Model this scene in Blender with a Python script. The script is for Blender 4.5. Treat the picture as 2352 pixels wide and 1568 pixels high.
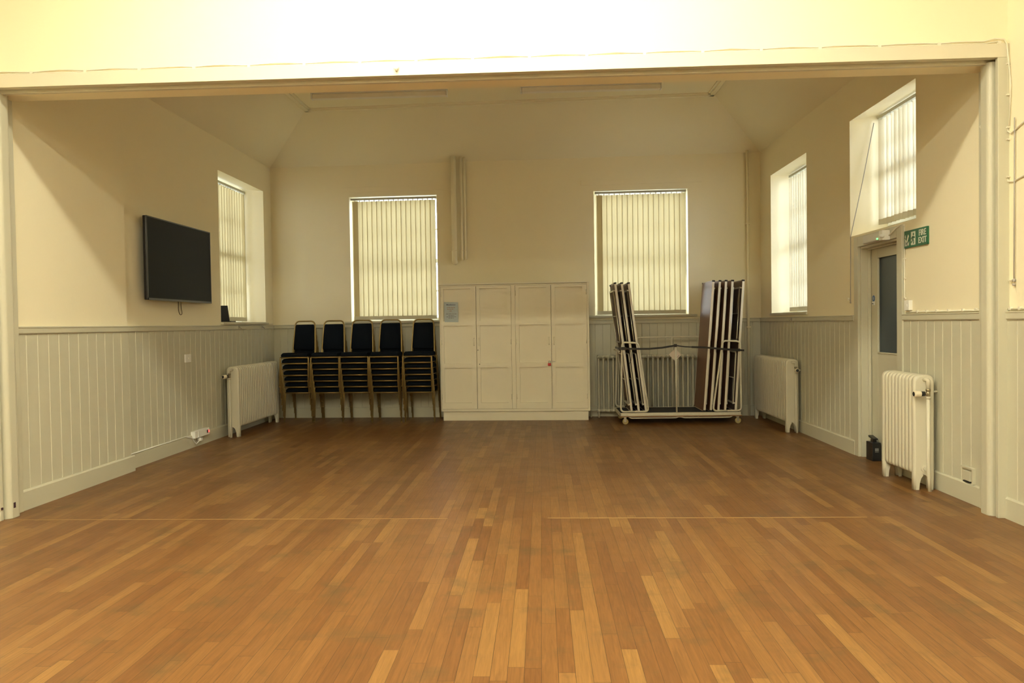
import bpy, math, random
from mathutils import Matrix, Vector

# ------------------------------------------------------------------ units
# Everything below is laid out in plan units of 1.2 m (S turns them into metres).
S = 1.2
sc = bpy.context.scene
for o in list(bpy.data.objects):
    bpy.data.objects.remove(o)

# ------------------------------------------------------------------ camera
cam_data = bpy.data.cameras.new('camera')
cam = bpy.data.objects.new('camera', cam_data)
sc.collection.objects.link(cam)
YAW, PITCH, ROLL = .0385, -.0226, -.0151
_r = Vector((math.cos(YAW), math.sin(YAW), 0)); _f = Vector((-math.sin(YAW), math.cos(YAW), 0)); _u = Vector((0, 0, 1))
_f, _u = _f*math.cos(PITCH)+_u*math.sin(PITCH), _u*math.cos(PITCH)-_f*math.sin(PITCH)
_r, _u = _r*math.cos(ROLL)+_u*math.sin(ROLL), _u*math.cos(ROLL)-_r*math.sin(ROLL)
M = Matrix.Identity(4)
for i in range(3):
    M[i][0] = _r[i]; M[i][1] = _u[i]; M[i][2] = -_f[i]
M[2][3] = 1.2*S
cam.matrix_world = M
cam_data.sensor_width = 36
cam_data.lens = 1780/2352*36
cam_data.clip_start = .05
sc.camera = cam

# ------------------------------------------------------------------ world: overcast sky over dim ground
w = bpy.data.worlds.new('sky'); sc.world = w; w.use_nodes = True
nt = w.node_tree; nt.nodes.clear()
tc = nt.nodes.new('ShaderNodeTexCoord'); sx = nt.nodes.new('ShaderNodeSeparateXYZ')
rp = nt.nodes.new('ShaderNodeValToRGB'); bg = nt.nodes.new('ShaderNodeBackground'); wo = nt.nodes.new('ShaderNodeOutputWorld')
nt.links.new(tc.outputs['Generated'], sx.inputs[0]); nt.links.new(sx.outputs['Z'], rp.inputs[0])
rp.color_ramp.elements[0].position = 0.0; rp.color_ramp.elements[0].color = (.42, .46, .46, 1)
rp.color_ramp.elements[1].position = 0.12; rp.color_ramp.elements[1].color = (.82, .92, 1, 1)
bg.inputs['Strength'].default_value = 16.0
nt.links.new(rp.outputs[0], bg.inputs[0]); nt.links.new(bg.outputs[0], wo.inputs[0])

# ------------------------------------------------------------------ view
sc.view_settings.view_transform = 'Standard'; sc.view_settings.look = 'None'
sc.view_settings.exposure = 0.16; sc.view_settings.gamma = 1; sc.view_settings.use_curve_mapping = False

LAMP_COLOR = (1.0, .97, .76)
LAMP_POWER = 76.0

# light portals just outside every window opening (x, y, z, w, h, rotation)
def portal(loc, rot, wx, wy):
    l = bpy.data.lights.new('window_portal', 'AREA'); l.shape = 'RECTANGLE'; l.size = wx*S; l.size_y = wy*S
    l.cycles.is_portal = True
    o = bpy.data.objects.new('window_portal', l); o.location = Vector(loc)*S; o.rotation_euler = rot
    sc.collection.objects.link(o)
H = math.pi/2

# ------------------------------------------------------------------ frames of reference
L1, L2, R = -3.50, -3.56, 2.764
BLp = Vector((L2, 10.165, 0)); BRp = Vector((R, 9.875, 0))
bdir = (BRp-BLp).normalized(); BANG = math.atan2(bdir.y, bdir.x)
BW = Matrix.Translation(BLp) @ Matrix.Rotation(BANG, 4, 'Z')       # x along back wall, y into the wall
OW = Matrix.Translation((0, 4.717, 0)) @ Matrix.Rotation(-.0088, 4, 'Z')  # x along the opening, y away from camera
RW = Matrix.Translation((R, 0, 0)) @ Matrix.Rotation(H, 4, 'Z') @ Matrix.Scale(-1, 4, (0, 1, 0))  # x = world Y, y = outward (+X)
LW = Matrix.Translation((L2, 0, 0)) @ Matrix.Rotation(H, 4, 'Z')   # x = world Y, y = outward (-X)
ID = Matrix.Identity(4)
portal(BW @ Vector((1.635, .36, 2.08)), (-H, 0, BANG), 1.2, 1.66)
portal(BW @ Vector((4.845, .36, 2.08)), (-H, 0, BANG), 1.2, 1.66)
portal((L2-.42, 9.19, 2.1), (-H, 0, H), 1.45, 1.75)
portal((R+.42, 8.8, 2.1), (-H, 0, -H), 1.3, 1.7)
portal((R+.42, 6.44, 2.48), (-H, 0, -H), 1.3, 1.05)

# ------------------------------------------------------------------ materials
def new_mat(name):
    m = bpy.data.materials.new(name); m.use_nodes = True
    return m, m.node_tree, m.node_tree.nodes['Principled BSDF']
def mat(name, col, rough=.6, metal=0, noise=.04, scale=3, bump=0, bscale=60, spec=.5):
    m, t, b = new_mat(name)
    b.inputs['Roughness'].default_value = rough; b.inputs['Metallic'].default_value = metal
    b.inputs['Specular IOR Level'].default_value = spec
    co = t.nodes.new('ShaderNodeTexCoord')
    n = t.nodes.new('ShaderNodeTexNoise'); n.inputs['Scale'].default_value = scale; n.inputs['Detail'].default_value = 4
    t.links.new(co.outputs['Object'], n.inputs['Vector'])
    mx = t.nodes.new('ShaderNodeMix'); mx.data_type = 'RGBA'
    mx.inputs['A'].default_value = (*[c*(1-noise) for c in col], 1); mx.inputs['B'].default_value = (*[min(1, c*(1+noise)) for c in col], 1)
    t.links.new(n.outputs['Fac'], mx.inputs['Factor']); t.links.new(mx.outputs['Result'], b.inputs['Base Color'])
    if bump:
        n2 = t.nodes.new('ShaderNodeTexNoise'); n2.inputs['Scale'].default_value = bscale; n2.inputs['Detail'].default_value = 3
        t.links.new(co.outputs['Object'], n2.inputs['Vector'])
        bp = t.nodes.new('ShaderNodeBump'); bp.inputs['Strength'].default_value = bump; bp.inputs['Distance'].default_value = .01
        t.links.new(n2.outputs['Fac'], bp.inputs['Height']); t.links.new(bp.outputs[0], b.inputs['Normal'])
    return m
PL = mat('cream_plaster', (.92, .84, .61), .75, bump=.08, bscale=25, noise=.015, scale=1.2)
CE = mat('ceiling_plaster', (.90, .83, .61), .8, bump=.06, bscale=25, noise=.02, scale=1.2)
TR = mat('gloss_cream_paint', (.59, .565, .435), .38, noise=.03, scale=2.5, bump=.05, bscale=18)
TRH = mat('opening_paint', (.68, .64, .50), .45, noise=.03, scale=2.5, bump=.04, bscale=18)
CAB = mat('cupboard_paint', (.90, .84, .66), .42, noise=.03, scale=3, bump=.04, bscale=22)
RAD = mat('radiator_paint', (.69, .65, .51), .33, noise=.03, scale=5)
RADB = mat('old_radiator_paint', (.62, .59, .46), .4, noise=.06, scale=8)
WHT = mat('white_plastic', (.85, .84, .78), .35, noise=.01)
WFR = mat('white_window_paint', (.82, .82, .80), .4, noise=.02)
BLK = mat('black_plastic', (.012, .012, .013), .35, noise=.1)
SCR = mat('dark_screen', (.007, .008, .009), .35, noise=.05, spec=.05)
FAB = mat('navy_fabric', (.007, .0095, .014), .95, noise=.15, scale=200, bump=.3, bscale=350, spec=.08)
GLD = mat('bronze_tube', (.33, .235, .085), .38, metal=.55, noise=.12, scale=14)
CHR = mat('worn_chrome', (.55, .52, .45), .3, metal=.9, noise=.12, scale=25)
BRS = mat('dull_brass', (.42, .36, .24), .35, metal=.8, noise=.1, scale=30)
TRO = mat('chipped_cream_paint', (.74, .70, .56), .45, noise=.12, scale=30, bump=.1, bscale=60)
DECK = mat('dark_rubber_mat', (.015, .017, .022), .7, noise=.15, scale=20)
LAM = mat('brown_laminate', (.20, .095, .06), .33, noise=.08, scale=9)
UND = mat('table_underside', (.16, .11, .085), .7, noise=.12, scale=12)
EDG = mat('table_edge', (.78, .73, .62), .4, noise=.04, scale=10)
WHL = mat('castor_wheel', (.45, .36, .16), .5, noise=.08)
GRN = mat('sign_green', (.008, .11, .045), .4, noise=.05)
SGW = mat('sign_white', (.62, .64, .52), .45, noise=.02)
BLU = mat('sign_blue', (.05, .13, .35), .4)
RED = mat('red_padlock', (.55, .04, .03), .35)
PAP = mat('pale_blue_paper', (.52, .60, .62), .7, noise=.14, scale=9)
PP2 = mat('tag_paper', (.72, .62, .50), .7, noise=.03)
INK = mat('blue_ink', (.06, .08, .22), .7)
INO = mat('orange_ink', (.45, .20, .06), .7)
ING = mat('grey_ink', (.15, .15, .17), .7)
CORD = mat('grey_cord', (.38, .35, .32), .7)
CBW = mat('painted_cable', (.80, .76, .62), .45)
HRL = mat('blind_headrail', (.50, .49, .40), .45)
SEAM = mat('threshold_strip', (.36, .22, .085), .4, noise=.25, scale=6)

def emis(name, col, st):
    m, t, b = new_mat(name)
    b.inputs['Base Color'].default_value = (*col, 1); b.inputs['Emission Color'].default_value = (*col, 1)
    b.inputs['Emission Strength'].default_value = st
    return m
LMP = emis('lit_tube_diffuser', LAMP_COLOR, LAMP_POWER)
LMPR = emis('added_fill_diffuser', LAMP_COLOR, LAMP_POWER*.8)  # for the added rows behind the viewer that brighten the far room
LMPF = emis('front_tube_diffuser', LAMP_COLOR, LAMP_POWER*.86)
LED = emis('green_led', (.15, 1, .2), 3.0)
REDL = emis('red_neon', (1, .12, .10), 1.6)

def blind_mat(name='blind_fabric', tc=(.36, .30, .16)):
    m, t, b = new_mat(name); t.nodes.remove(b)
    o = t.nodes['Material Output']
    d = t.nodes.new('ShaderNodeBsdfDiffuse'); d.inputs[0].default_value = (.74, .64, .40, 1)
    tr = t.nodes.new('ShaderNodeBsdfTranslucent'); tr.inputs[0].default_value = (*tc, 1)
    co = t.nodes.new('ShaderNodeTexCoord'); n = t.nodes.new('ShaderNodeTexNoise'); n.inputs['Scale'].default_value = 150
    t.links.new(co.outputs['Object'], n.inputs['Vector'])
    bp = t.nodes.new('ShaderNodeBump'); bp.inputs['Strength'].default_value = .1; t.links.new(n.outputs['Fac'], bp.inputs['Height'])
    t.links.new(bp.outputs[0], d.inputs['Normal'])
    mx = t.nodes.new('ShaderNodeMixShader'); mx.inputs[0].default_value = .42
    t.links.new(d.outputs[0], mx.inputs[1]); t.links.new(tr.outputs[0], mx.inputs[2]); t.links.new(mx.outputs[0], o.inputs[0])
    return m
BLD = blind_mat()
BLE = blind_mat('brightened_blind_fabric', (.58, .53, .39))  # same cloth, more translucent so the right-hand windows come out brighter
BLW = mat('blind_weights', (.55, .50, .36), .7)
def glass_mat(name, tint=(.97, .98, 1)):
    m, t, b = new_mat(name); t.nodes.remove(b)
    o = t.nodes['Material Output']
    a = t.nodes.new('ShaderNodeBsdfTransparent'); a.inputs[0].default_value = (*tint, 1)
    g = t.nodes.new('ShaderNodeBsdfGlossy'); g.inputs['Roughness'].default_value = .02
    f = t.nodes.new('ShaderNodeFresnel'); f.inputs[0].default_value = 1.45
    mx = t.nodes.new('ShaderNodeMixShader')
    t.links.new(f.outputs[0], mx.inputs[0]); t.links.new(a.outputs[0], mx.inputs[1]); t.links.new(g.outputs[0], mx.inputs[2]); t.links.new(mx.outputs[0], o.inputs[0])
    return m
GLS = glass_mat('clear_glass')
def frosted():
    m, t, b = new_mat('obscured_glass'); t.nodes.remove(b)
    o = t.nodes['Material Output']
    tr = t.nodes.new('ShaderNodeBsdfTranslucent'); tr.inputs[0].default_value = (.055, .07, .085, 1)
    d = t.nodes.new('ShaderNodeBsdfDiffuse'); d.inputs[0].default_value = (.055, .072, .085, 1)
    g = t.nodes.new('ShaderNodeBsdfGlossy'); g.inputs['Roughness'].default_value = .28
    ad = t.nodes.new('ShaderNodeAddShader'); t.links.new(tr.outputs[0], ad.inputs[0]); t.links.new(d.outputs[0], ad.inputs[1])
    f = t.nodes.new('ShaderNodeFresnel'); f.inputs[0].default_value = 1.4
    co = t.nodes.new('ShaderNodeTexCoord'); n = t.nodes.new('ShaderNodeTexNoise'); n.inputs['Scale'].default_value = 90
    t.links.new(co.outputs['Object'], n.inputs['Vector'])
    bp = t.nodes.new('ShaderNodeBump'); bp.inputs['Strength'].default_value = .25; t.links.new(n.outputs['Fac'], bp.inputs['Height']); t.links.new(bp.outputs[0], g.inputs['Normal'])
    mx = t.nodes.new('ShaderNodeMixShader')
    t.links.new(f.outputs[0], mx.inputs[0]); t.links.new(ad.outputs[0], mx.inputs[1]); t.links.new(g.outputs[0], mx.inputs[2]); t.links.new(mx.outputs[0], o.inputs[0])
    return m
FRG = frosted()

def floor_mat():
    m, t, b = new_mat('strip_wood_floor')
    N = t.nodes.new; Lk = t.links.new
    def math_(op, a, c=None, d=None):
        n = N('ShaderNodeMath'); n.operation = op
        for i, v in enumerate((a, c, d)):
            if v is None: continue
            if isinstance(v, (int, float)): n.inputs[i].default_value = v
            else: Lk(v, n.inputs[i])
        return n.outputs[0]
    g = N('ShaderNodeNewGeometry'); sp = N('ShaderNodeSeparateXYZ'); Lk(g.outputs['Position'], sp.inputs[0])
    X, Y = sp.outputs[0], sp.outputs[1]
    W = .0702
    u = math_('ADD', math_('DIVIDE', X, W), 500.3); col = math_('FLOOR', u); fu = math_('FRACT', u)
    def wn1(v, off):
        n = N('ShaderNodeTexWhiteNoise'); n.noise_dimensions = '1D'; Lk(math_('ADD', v, off), n.inputs['W']); return n.outputs['Value']
    side = math_('GREATER_THAN', Y, 4.758*S)          # the boards break at the threshold
    colk = math_('ADD', col, math_('MULTIPLY', side, 311.0))
    Ln = math_('MULTIPLY_ADD', wn1(colk, .37), .55, .62)
    v = math_('ADD', math_('DIVIDE', Y, Ln), math_('MULTIPLY', wn1(colk, 7.7), 19.0)); row = math_('FLOOR', v); fv = math_('FRACT', v)
    c2 = N('ShaderNodeCombineXYZ'); Lk(colk, c2.inputs[0]); Lk(row, c2.inputs[1])
    wn = N('ShaderNodeTexWhiteNoise'); wn.noise_dimensions = '2D'; Lk(c2.outputs[0], wn.inputs['Vector'])
    rnd = wn.outputs['Value']
    rp = N('ShaderNodeValToRGB'); cr = rp.color_ramp
    cr.elements[0].position = 0; cr.elements[0].color = (.155, .066, .021, 1)
    cr.elements[1].position = 1; cr.elements[1].color = (.265, .136, .041, 1)
    for p, c in ((.25, (.176, .078, .024)), (.5, (.192, .087, .027)), (.75, (.212, .100, .031)), (.92, (.238, .117, .036))):
        e = cr.elements.new(p); e.color = (*c, 1)
    Lk(rnd, rp.inputs[0])
    # grain: noise stretched along the boards, shifted per board
    mp = N('ShaderNodeCombineXYZ'); Lk(math_('MULTIPLY', X, 60.0), mp.inputs[0]); Lk(math_('MULTIPLY_ADD', Y, 3.0, math_('MULTIPLY', rnd, 50.0)), mp.inputs[1]); Lk(rnd, mp.inputs[2])
    gn = N('ShaderNodeTexNoise'); gn.inputs['Scale'].default_value = 1.3; gn.inputs['Detail'].default_value = 6; gn.inputs['Distortion'].default_value = 1.2; Lk(mp.outputs[0], gn.inputs['Vector'])
    gr = N('ShaderNodeMapRange'); gr.inputs['From Min'].default_value = .3; gr.inputs['From Max'].default_value = .7; gr.inputs['To Min'].default_value = .78; gr.inputs['To Max'].default_value = 1.14; Lk(gn.outputs['Fac'], gr.inputs['Value'])
    m1 = N('ShaderNodeMix'); m1.data_type = 'RGBA'; m1.blend_type = 'MULTIPLY'; m1.inputs['Factor'].default_value = 1; Lk(rp.outputs[0], m1.inputs['A'])
    cc = N('ShaderNodeCombineColor'); 
    for i in range(3): Lk(gr.outputs[0], cc.inputs[i])
    Lk(cc.outputs[0], m1.inputs['B'])
    # grey-green worn patches
    wn_ = N('ShaderNodeTexNoise'); wn_.inputs['Scale'].default_value = 3.2; wn_.inputs['Detail'].default_value = 5; wn_.inputs['Roughness'].default_value = .65; Lk(g.outputs['Position'], wn_.inputs['Vector'])
    wr = N('ShaderNodeMapRange'); wr.inputs['From Min'].default_value = .54; wr.inputs['From Max'].default_value = .72; wr.inputs['To Max'].default_value = .65; Lk(wn_.outputs['Fac'], wr.inputs['Value'])
    m2 = N('ShaderNodeMix'); m2.data_type = 'RGBA'; Lk(wr.outputs[0], m2.inputs['Factor']); Lk(m1.outputs['Result'], m2.inputs['A']); m2.inputs['B'].default_value = (.105, .070, .030, 1)
    # thin dark joints
    eu = math_('GREATER_THAN', math_('ABSOLUTE', math_('SUBTRACT', fu, .5)), .484)
    ev = math_('GREATER_THAN', math_('MULTIPLY', math_('ABSOLUTE', math_('SUBTRACT', fv, .5)), Ln), math_('SUBTRACT', math_('MULTIPLY', Ln, .5), .0013))
    jn = N('ShaderNodeTexNoise'); jn.inputs['Scale'].default_value = 2.0; Lk(g.outputs['Position'], jn.inputs['Vector'])
    e_ = math_('MULTIPLY', math_('MAXIMUM', eu, ev), math_('MULTIPLY_ADD', jn.outputs['Fac'], .9, .3))
    m3 = N('ShaderNodeMix'); m3.data_type = 'RGBA'; Lk(e_, m3.inputs['Factor']); Lk(m2.outputs['Result'], m3.inputs['A']); m3.inputs['B'].default_value = (.03, .016, .008, 1)
    Lk(m3.outputs['Result'], b.inputs['Base Color'])
    rr = N('ShaderNodeMapRange'); rr.inputs['To Min'].default_value = .30; rr.inputs['To Max'].default_value = .46; Lk(wn_.outputs['Fac'], rr.inputs['Value'])
    Lk(rr.outputs[0], b.inputs['Roughness']); b.inputs['Specular IOR Level'].default_value = .26
    bp = N('ShaderNodeBump'); bp.inputs['Strength'].default_value = .25; bp.inputs['Distance'].default_value = .002
    Lk(math_('SUBTRACT', math_('MULTIPLY_ADD', rnd, .5, math_('MULTIPLY', gn.outputs['Fac'], .3)), math_('MAXIMUM', eu, ev)), bp.inputs['Height']); Lk(bp.outputs[0], b.inputs['Normal'])
    return m
FLO = floor_mat()

# ------------------------------------------------------------------ mesh building
WM = {}          # world matrix (plan units) of each thing, for placing parts
def wmat(o): return WM.get(o.name, ID)
class MB:
    def __init__(s, M=ID): s.v = []; s.f = []; s.M = M; s.sm = []; s.mi = {}; s.cur = 0
    def add(s, vs, fs, smooth=False):
        n = len(s.v); s.v += [s.M @ Vector(p) for p in vs]
        s.f += [tuple(i+n for i in f) for f in fs]; 
        if s.cur: s.mi.update({len(s.f)-1-k: s.cur for k in range(len(fs))})
        s.sm += [smooth]*len(fs); return s
    def box(s, x0, x1, y0, y1, z0, z1):
        vs = [(x, y, z) for z in (z0, z1) for y in (y0, y1) for x in (x0, x1)]
        return s.add(vs, [(0, 2, 3, 1), (4, 5, 7, 6), (0, 1, 5, 4), (2, 6, 7, 3), (0, 4, 6, 2), (1, 3, 7, 5)])
    def ring(s, pts, r, seg=10, closed=False, caps=True, flat=None):
        pts = [Vector(p) for p in pts]; n = len(pts); vs = []; up = None
        for i, p in enumerate(pts):
            a = pts[i-1] if (i or closed) else p; b = pts[(i+1) % n] if (i < n-1 or closed) else p
            t = (b-a).normalized()
            if up is None:
                up = Vector((0, 0, 1)) if abs(t.z) < .9 else Vector((0, 1, 0))
            sd = t.cross(up)
            if sd.length < 1e-4: sd = t.cross(Vector((1, 0, 0)))
            sd.normalize(); up = sd.cross(t).normalized()
            rr = r[i] if isinstance(r, (list, tuple)) else r
            for k in range(seg):
                an = 2*math.pi*k/seg
                ry = rr if flat is None else flat
                vs.append(p+sd*math.cos(an)*rr+up*math.sin(an)*ry)
        fs = []
        for i in range(n if closed else n-1):
            j = (i+1) % n
            for k in range(seg):
                k2 = (k+1) % seg
                fs.append((i*seg+k, i*seg+k2, j*seg+k2, j*seg+k))
        s.add(vs, fs, True)
        if caps and not closed:
            m = len(s.v)-len(vs)
            s.f += [tuple(m+k for k in reversed(range(seg))), tuple(m+(n-1)*seg+k for k in range(seg))]; s.sm += [False]*2
        return s
    def cyl(s, a, b, r, seg=12): return s.ring([a, b], r, seg)
    def prism(s, poly, a, b, ax='y'):
        # poly of 2D points extruded between a and b along axis ax; (p,q) -> remaining axes in order
        def P(p, t): return {'x': (t, p[0], p[1]), 'y': (p[0], t, p[1]), 'z': (p[0], p[1], t)}[ax]
        n = len(poly); vs = [P(p, a) for p in poly]+[P(p, b) for p in poly]
        fs = [tuple(range(n)), tuple(reversed(range(n, 2*n)))]+[(i, i+n, (i+1) % n+n, (i+1) % n) for i in range(n)]
        return s.add(vs, fs)
    def ball(s, c, r, seg=12, rings=8, sq=(1, 1, 1)):
        pts = []; fs = []
        for i in range(rings+1):
            th = math.pi*i/rings
            for k in range(seg):
                a = 2*math.pi*k/seg
                pts.append((c[0]+r*sq[0]*math.sin(th)*math.cos(a), c[1]+r*sq[1]*math.sin(th)*math.sin(a), c[2]+r*sq[2]*math.cos(th)))
        for i in range(rings):
            for k in range(seg): fs.append((i*seg+k, (i+1)*seg+k, (i+1)*seg+(k+1) % seg, i*seg+(k+1) % seg))
        return s.add(pts, fs, True)
    def build(s, name, m, parent=None, bevel=0, seg=2, origin=None, weld=False):
        import bmesh
        if parent is None:
            if origin is None:
                xs = [v.x for v in s.v]; ys = [v.y for v in s.v]; zs = [v.z for v in s.v]
                origin = Vector(((min(xs)+max(xs))/2, (min(ys)+max(ys))/2, min(zs)))
            W = Matrix.Translation(origin)
        else: W = wmat(parent)
        inv = W.inverted()
        me = bpy.data.meshes.new(name); me.from_pydata([tuple((inv @ v)*S) for v in s.v], [], s.f)
        for p, q in zip(me.polygons, s.sm): p.use_smooth = q
        for k, q in s.mi.items(): me.polygons[k].material_index = q
        bm = bmesh.new(); bm.from_mesh(me)
        bmesh.ops.remove_doubles(bm, verts=bm.verts, dist=1e-6*S) if weld else None
        bmesh.ops.recalc_face_normals(bm, faces=bm.faces); bm.to_mesh(me); bm.free()
        for mm in (m if isinstance(m, (list, tuple)) else [m]): me.materials.append(mm)
        o = bpy.data.objects.new(name, me); sc.collection.objects.link(o)
        if parent is None: o.location = W.translation*S
        else: o.parent = parent
        WM[o.name] = W
        if bevel:
            b = o.modifiers.new('bevel', 'BEVEL'); b.width = bevel*S; b.segments = seg; b.limit_method = 'ANGLE'; b.angle_limit = math.radians(40)
        return o
def tag(o, label, cat, group=None):
    o['label'] = label; o['category'] = cat
    if group: o['group'] = group
    return o
def thing(name, label, cat, loc=(0, 0, 0), rot=0, group=None, M=None):
    o = bpy.data.objects.new(name, None); sc.collection.objects.link(o)
    W = M if M is not None else Matrix.Translation(loc) @ Matrix.Rotation(rot, 4, 'Z')
    if W.determinant() < 0: W = Matrix.Translation(W.translation)
    o.location = W.translation*S; o.rotation_euler = W.to_euler(); o.empty_display_size = .1
    WM[o.name] = W
    return tag(o, label, cat, group)
def struct(o, label=None):
    o['kind'] = 'structure'
    if label: o['label'] = label
    return o
def sthing(name, loc, M=None):
    o = bpy.data.objects.new(name, None); sc.collection.objects.link(o)
    W = M if M is not None else Matrix.Translation(loc)
    if W.determinant() < 0: W = Matrix.Translation(W.translation)
    o.location = W.translation*S; o.rotation_euler = W.to_euler(); WM[o.name] = W
    return struct(o)
def dup(root, M, label, group=None):
    r = root.copy(); sc.collection.objects.link(r)
    r.location = M.translation*S; r.rotation_euler = M.to_euler(); r['label'] = label
    if group: r['group'] = group
    def rec(a, b):
        for ch in list(a.children):
            c = ch.copy(); sc.collection.objects.link(c); c.parent = b; rec(ch, c)
    rec(root, r)
    return r
def fillet(pts, r, n=5):
    out = [Vector(pts[0])]
    for i in range(1, len(pts)-1):
        p = Vector(pts[i]); a = (Vector(pts[i-1])-p); b = (Vector(pts[i+1])-p)
        d = min(r, a.length*.49, b.length*.49); A = p+a.normalized()*d; B = p+b.normalized()*d
        for k in range(n+1):
            t = k/n; out.append(A*(1-t)**2+p*2*t*(1-t)+B*t*t)
    out.append(Vector(pts[-1])); return out
def text_mb(mb, s, place, size, sx=1.0, align='CENTER', bold=.0, th=.0012):
    """text drawn in the xz plane through 'place' matrix (x right, z up, -y towards the viewer)"""
    c = bpy.data.curves.new('t', 'FONT'); c.body = s; c.size = size; c.align_x = align; c.align_y = 'CENTER'; c.extrude = th; c.offset = bold
    o = bpy.data.objects.new('t', c); sc.collection.objects.link(o)
    bpy.context.view_layer.update()
    me = bpy.data.meshes.new_from_object(o.evaluated_get(bpy.context.evaluated_depsgraph_get()))
    old = mb.M; mb.M = old @ place
    mb.add([(v.co.x*sx, -v.co.z, v.co.y) for v in me.vertices], [tuple(p.vertices) for p in me.polygons]); mb.M = old
    bpy.data.objects.remove(o); bpy.data.curves.remove(c); bpy.data.meshes.remove(me)

# ------------------------------------------------------------------ room shell
def wall_holes(mb, u0, u1, z0, z1, holes, th):
    """wall in frame x=u, y=0 (room face) .. th, with holes (front rect, back rect)"""
    for face, y in ((0, 0.0), (1, th)):
        us = sorted({u0, u1, *[h[face][i] for h in holes for i in (0, 1)]})
        zs = sorted({z0, z1, *[h[face][i] for h in holes for i in (2, 3)]})
        for a, b in zip(us, us[1:]):
            for c, d in zip(zs, zs[1:]):
                mu, mz = (a+b)/2, (c+d)/2
                if any(h[face][0] < mu < h[face][1] and h[face][2] < mz < h[face][3] for h in holes): continue
                mb.add([(a, y, c), (b, y, c), (b, y, d), (a, y, d)], [(0, 1, 2, 3)])
    for f, b in holes:
        P = [(f[0], 0, f[2]), (f[1], 0, f[2]), (f[1], 0, f[3]), (f[0], 0, f[3])]
        Q = [(b[0], th, b[2]), (b[1], th, b[2]), (b[1], th, b[3]), (b[0], th, b[3])]
        mb.add(P+Q, [(i, (i+1) % 4, (i+1) % 4+4, i+4) for i in range(4)])
    mb.add([(u0, 0, z0), (u0, th, z0), (u0, th, z1), (u0, 0, z1)], [(0, 1, 2, 3)])
    mb.add([(u1, 0, z0), (u1, th, z0), (u1, th, z1), (u1, 0, z1)], [(0, 1, 2, 3)])
    mb.add([(u0, 0, z1), (u1, 0, z1), (u1, th, z1), (u0, th, z1)], [(0, 1, 2, 3)])
    mb.add([(u0, 0, z0), (u1, 0, z0), (u1, th, z0), (u0, th, z0)], [(0, 1, 2, 3)])
ZC = 3.305; ZT = 4.25
def hole(a, b, c, d, e=None): return ((a, b, c, d), e or (a, b, c, d))
# opening rectangles
WA = (1.062, 2.222, 1.258, 2.895); WB = (4.252, 5.434, 1.285, 2.882)
WC = (8.49, 9.892, 1.263, 2.955); WD = (8.18, 9.433, 1.276, 2.928); WE = (5.83, 7.05, 1.93, 2.955)
DO = (6.10, 6.835, -.02, 1.82)
mb = MB(BW); wall_holes(mb, -.5, 6.9, -.05, ZT, [hole(*WA), hole(*WB)], .32)
struct(mb.build('wall_back', PL), 'cream plastered back wall with two blinded windows')
mb = MB(LW); wall_holes(mb, 6.40, 10.6, -.05, ZT, [hole(*WC, e=(8.49, 9.892, 1.263, 3.0))], .38)
mb.M = ID; mb.box(L2-.38, L1, 4.6, 6.42, -.05, ZT)
struct(mb.build('wall_left', PL), 'left wall of the far room with a shallow pier at its near end')
mb = MB(RW); wall_holes(mb, 4.72, 10.4, -.05, ZT, [hole(*WD), hole(*WE, e=(5.83, 7.05, 2.03, 3.03)), hole(*DO)], .38)
struct(mb.build('wall_right', PL), 'right wall of the far room')
# header wall above the opening
mb = MB(OW); mb.box(-3.9, 3.2, .015, .27, 2.765, 4.9).box(-3.9, 3.2, .11, .27, 2.715, 2.765)
struct(mb.build('wall_front', PL), 'wall above the wide opening between the two rooms')
# near hall walls (partly behind the camera)
struct(MB().box(R, R+.3, -9.5, 4.73, -.05, 4.9).build('wall_right', PL), 'right wall of the near hall')
struct(MB().box(L1-.5, L1-.2, -9.5, 4.75, -.05, 4.9).box(L1-.2, L1, 4.6, 4.75, -.05, 2.9).build('wall_left', PL), 'left wall of the near hall')
struct(MB().box(-4.0, 3.1, -9.8, -9.5, -.05, 4.9).build('wall_rear', PL), 'wall behind the viewer')
struct(MB().box(-4.3, 3.6, -9.8, 10.9, -.08, 0).build('floor', FLO), 'strip wood floor')
# far room ceiling: hipped sides and a flat centre
a = .72; ZF = 3.845; x0, x1, yf = L2, R, 4.97
BLc, BRc = BLp, BRp
iL = x0+a; iR = x1-a
def by(x): return BLp.y+(x-BLp.x)*math.tan(BANG)
vs = [(x0, yf, ZC), (x1, yf, ZC), (x1, by(x1), ZC), (x0, by(x0), ZC), (iL, yf, ZF), (iR, yf, ZF), (iR, by(iR)-a, ZF), (iL, by(iL)-a, ZF)]
mb = MB(); mb.add(vs, [(0, 4, 7, 3), (3, 7, 6, 2), (2, 6, 5, 1), (4, 5, 6, 7)])
vs2 = [(v[0], v[1], v[2]+.1) for v in vs]
mb.add(vs2, [(0, 4, 7, 3), (3, 7, 6, 2), (2, 6, 5, 1), (4, 5, 6, 7)])
struct(mb.build('ceiling', CE), 'hipped plaster ceiling of the far room')
struct(MB().box(-4.0, 3.1, -9.8, 4.9, 3.86, 3.96).build('ceiling', CE), 'ceiling of the near hall')
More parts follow.
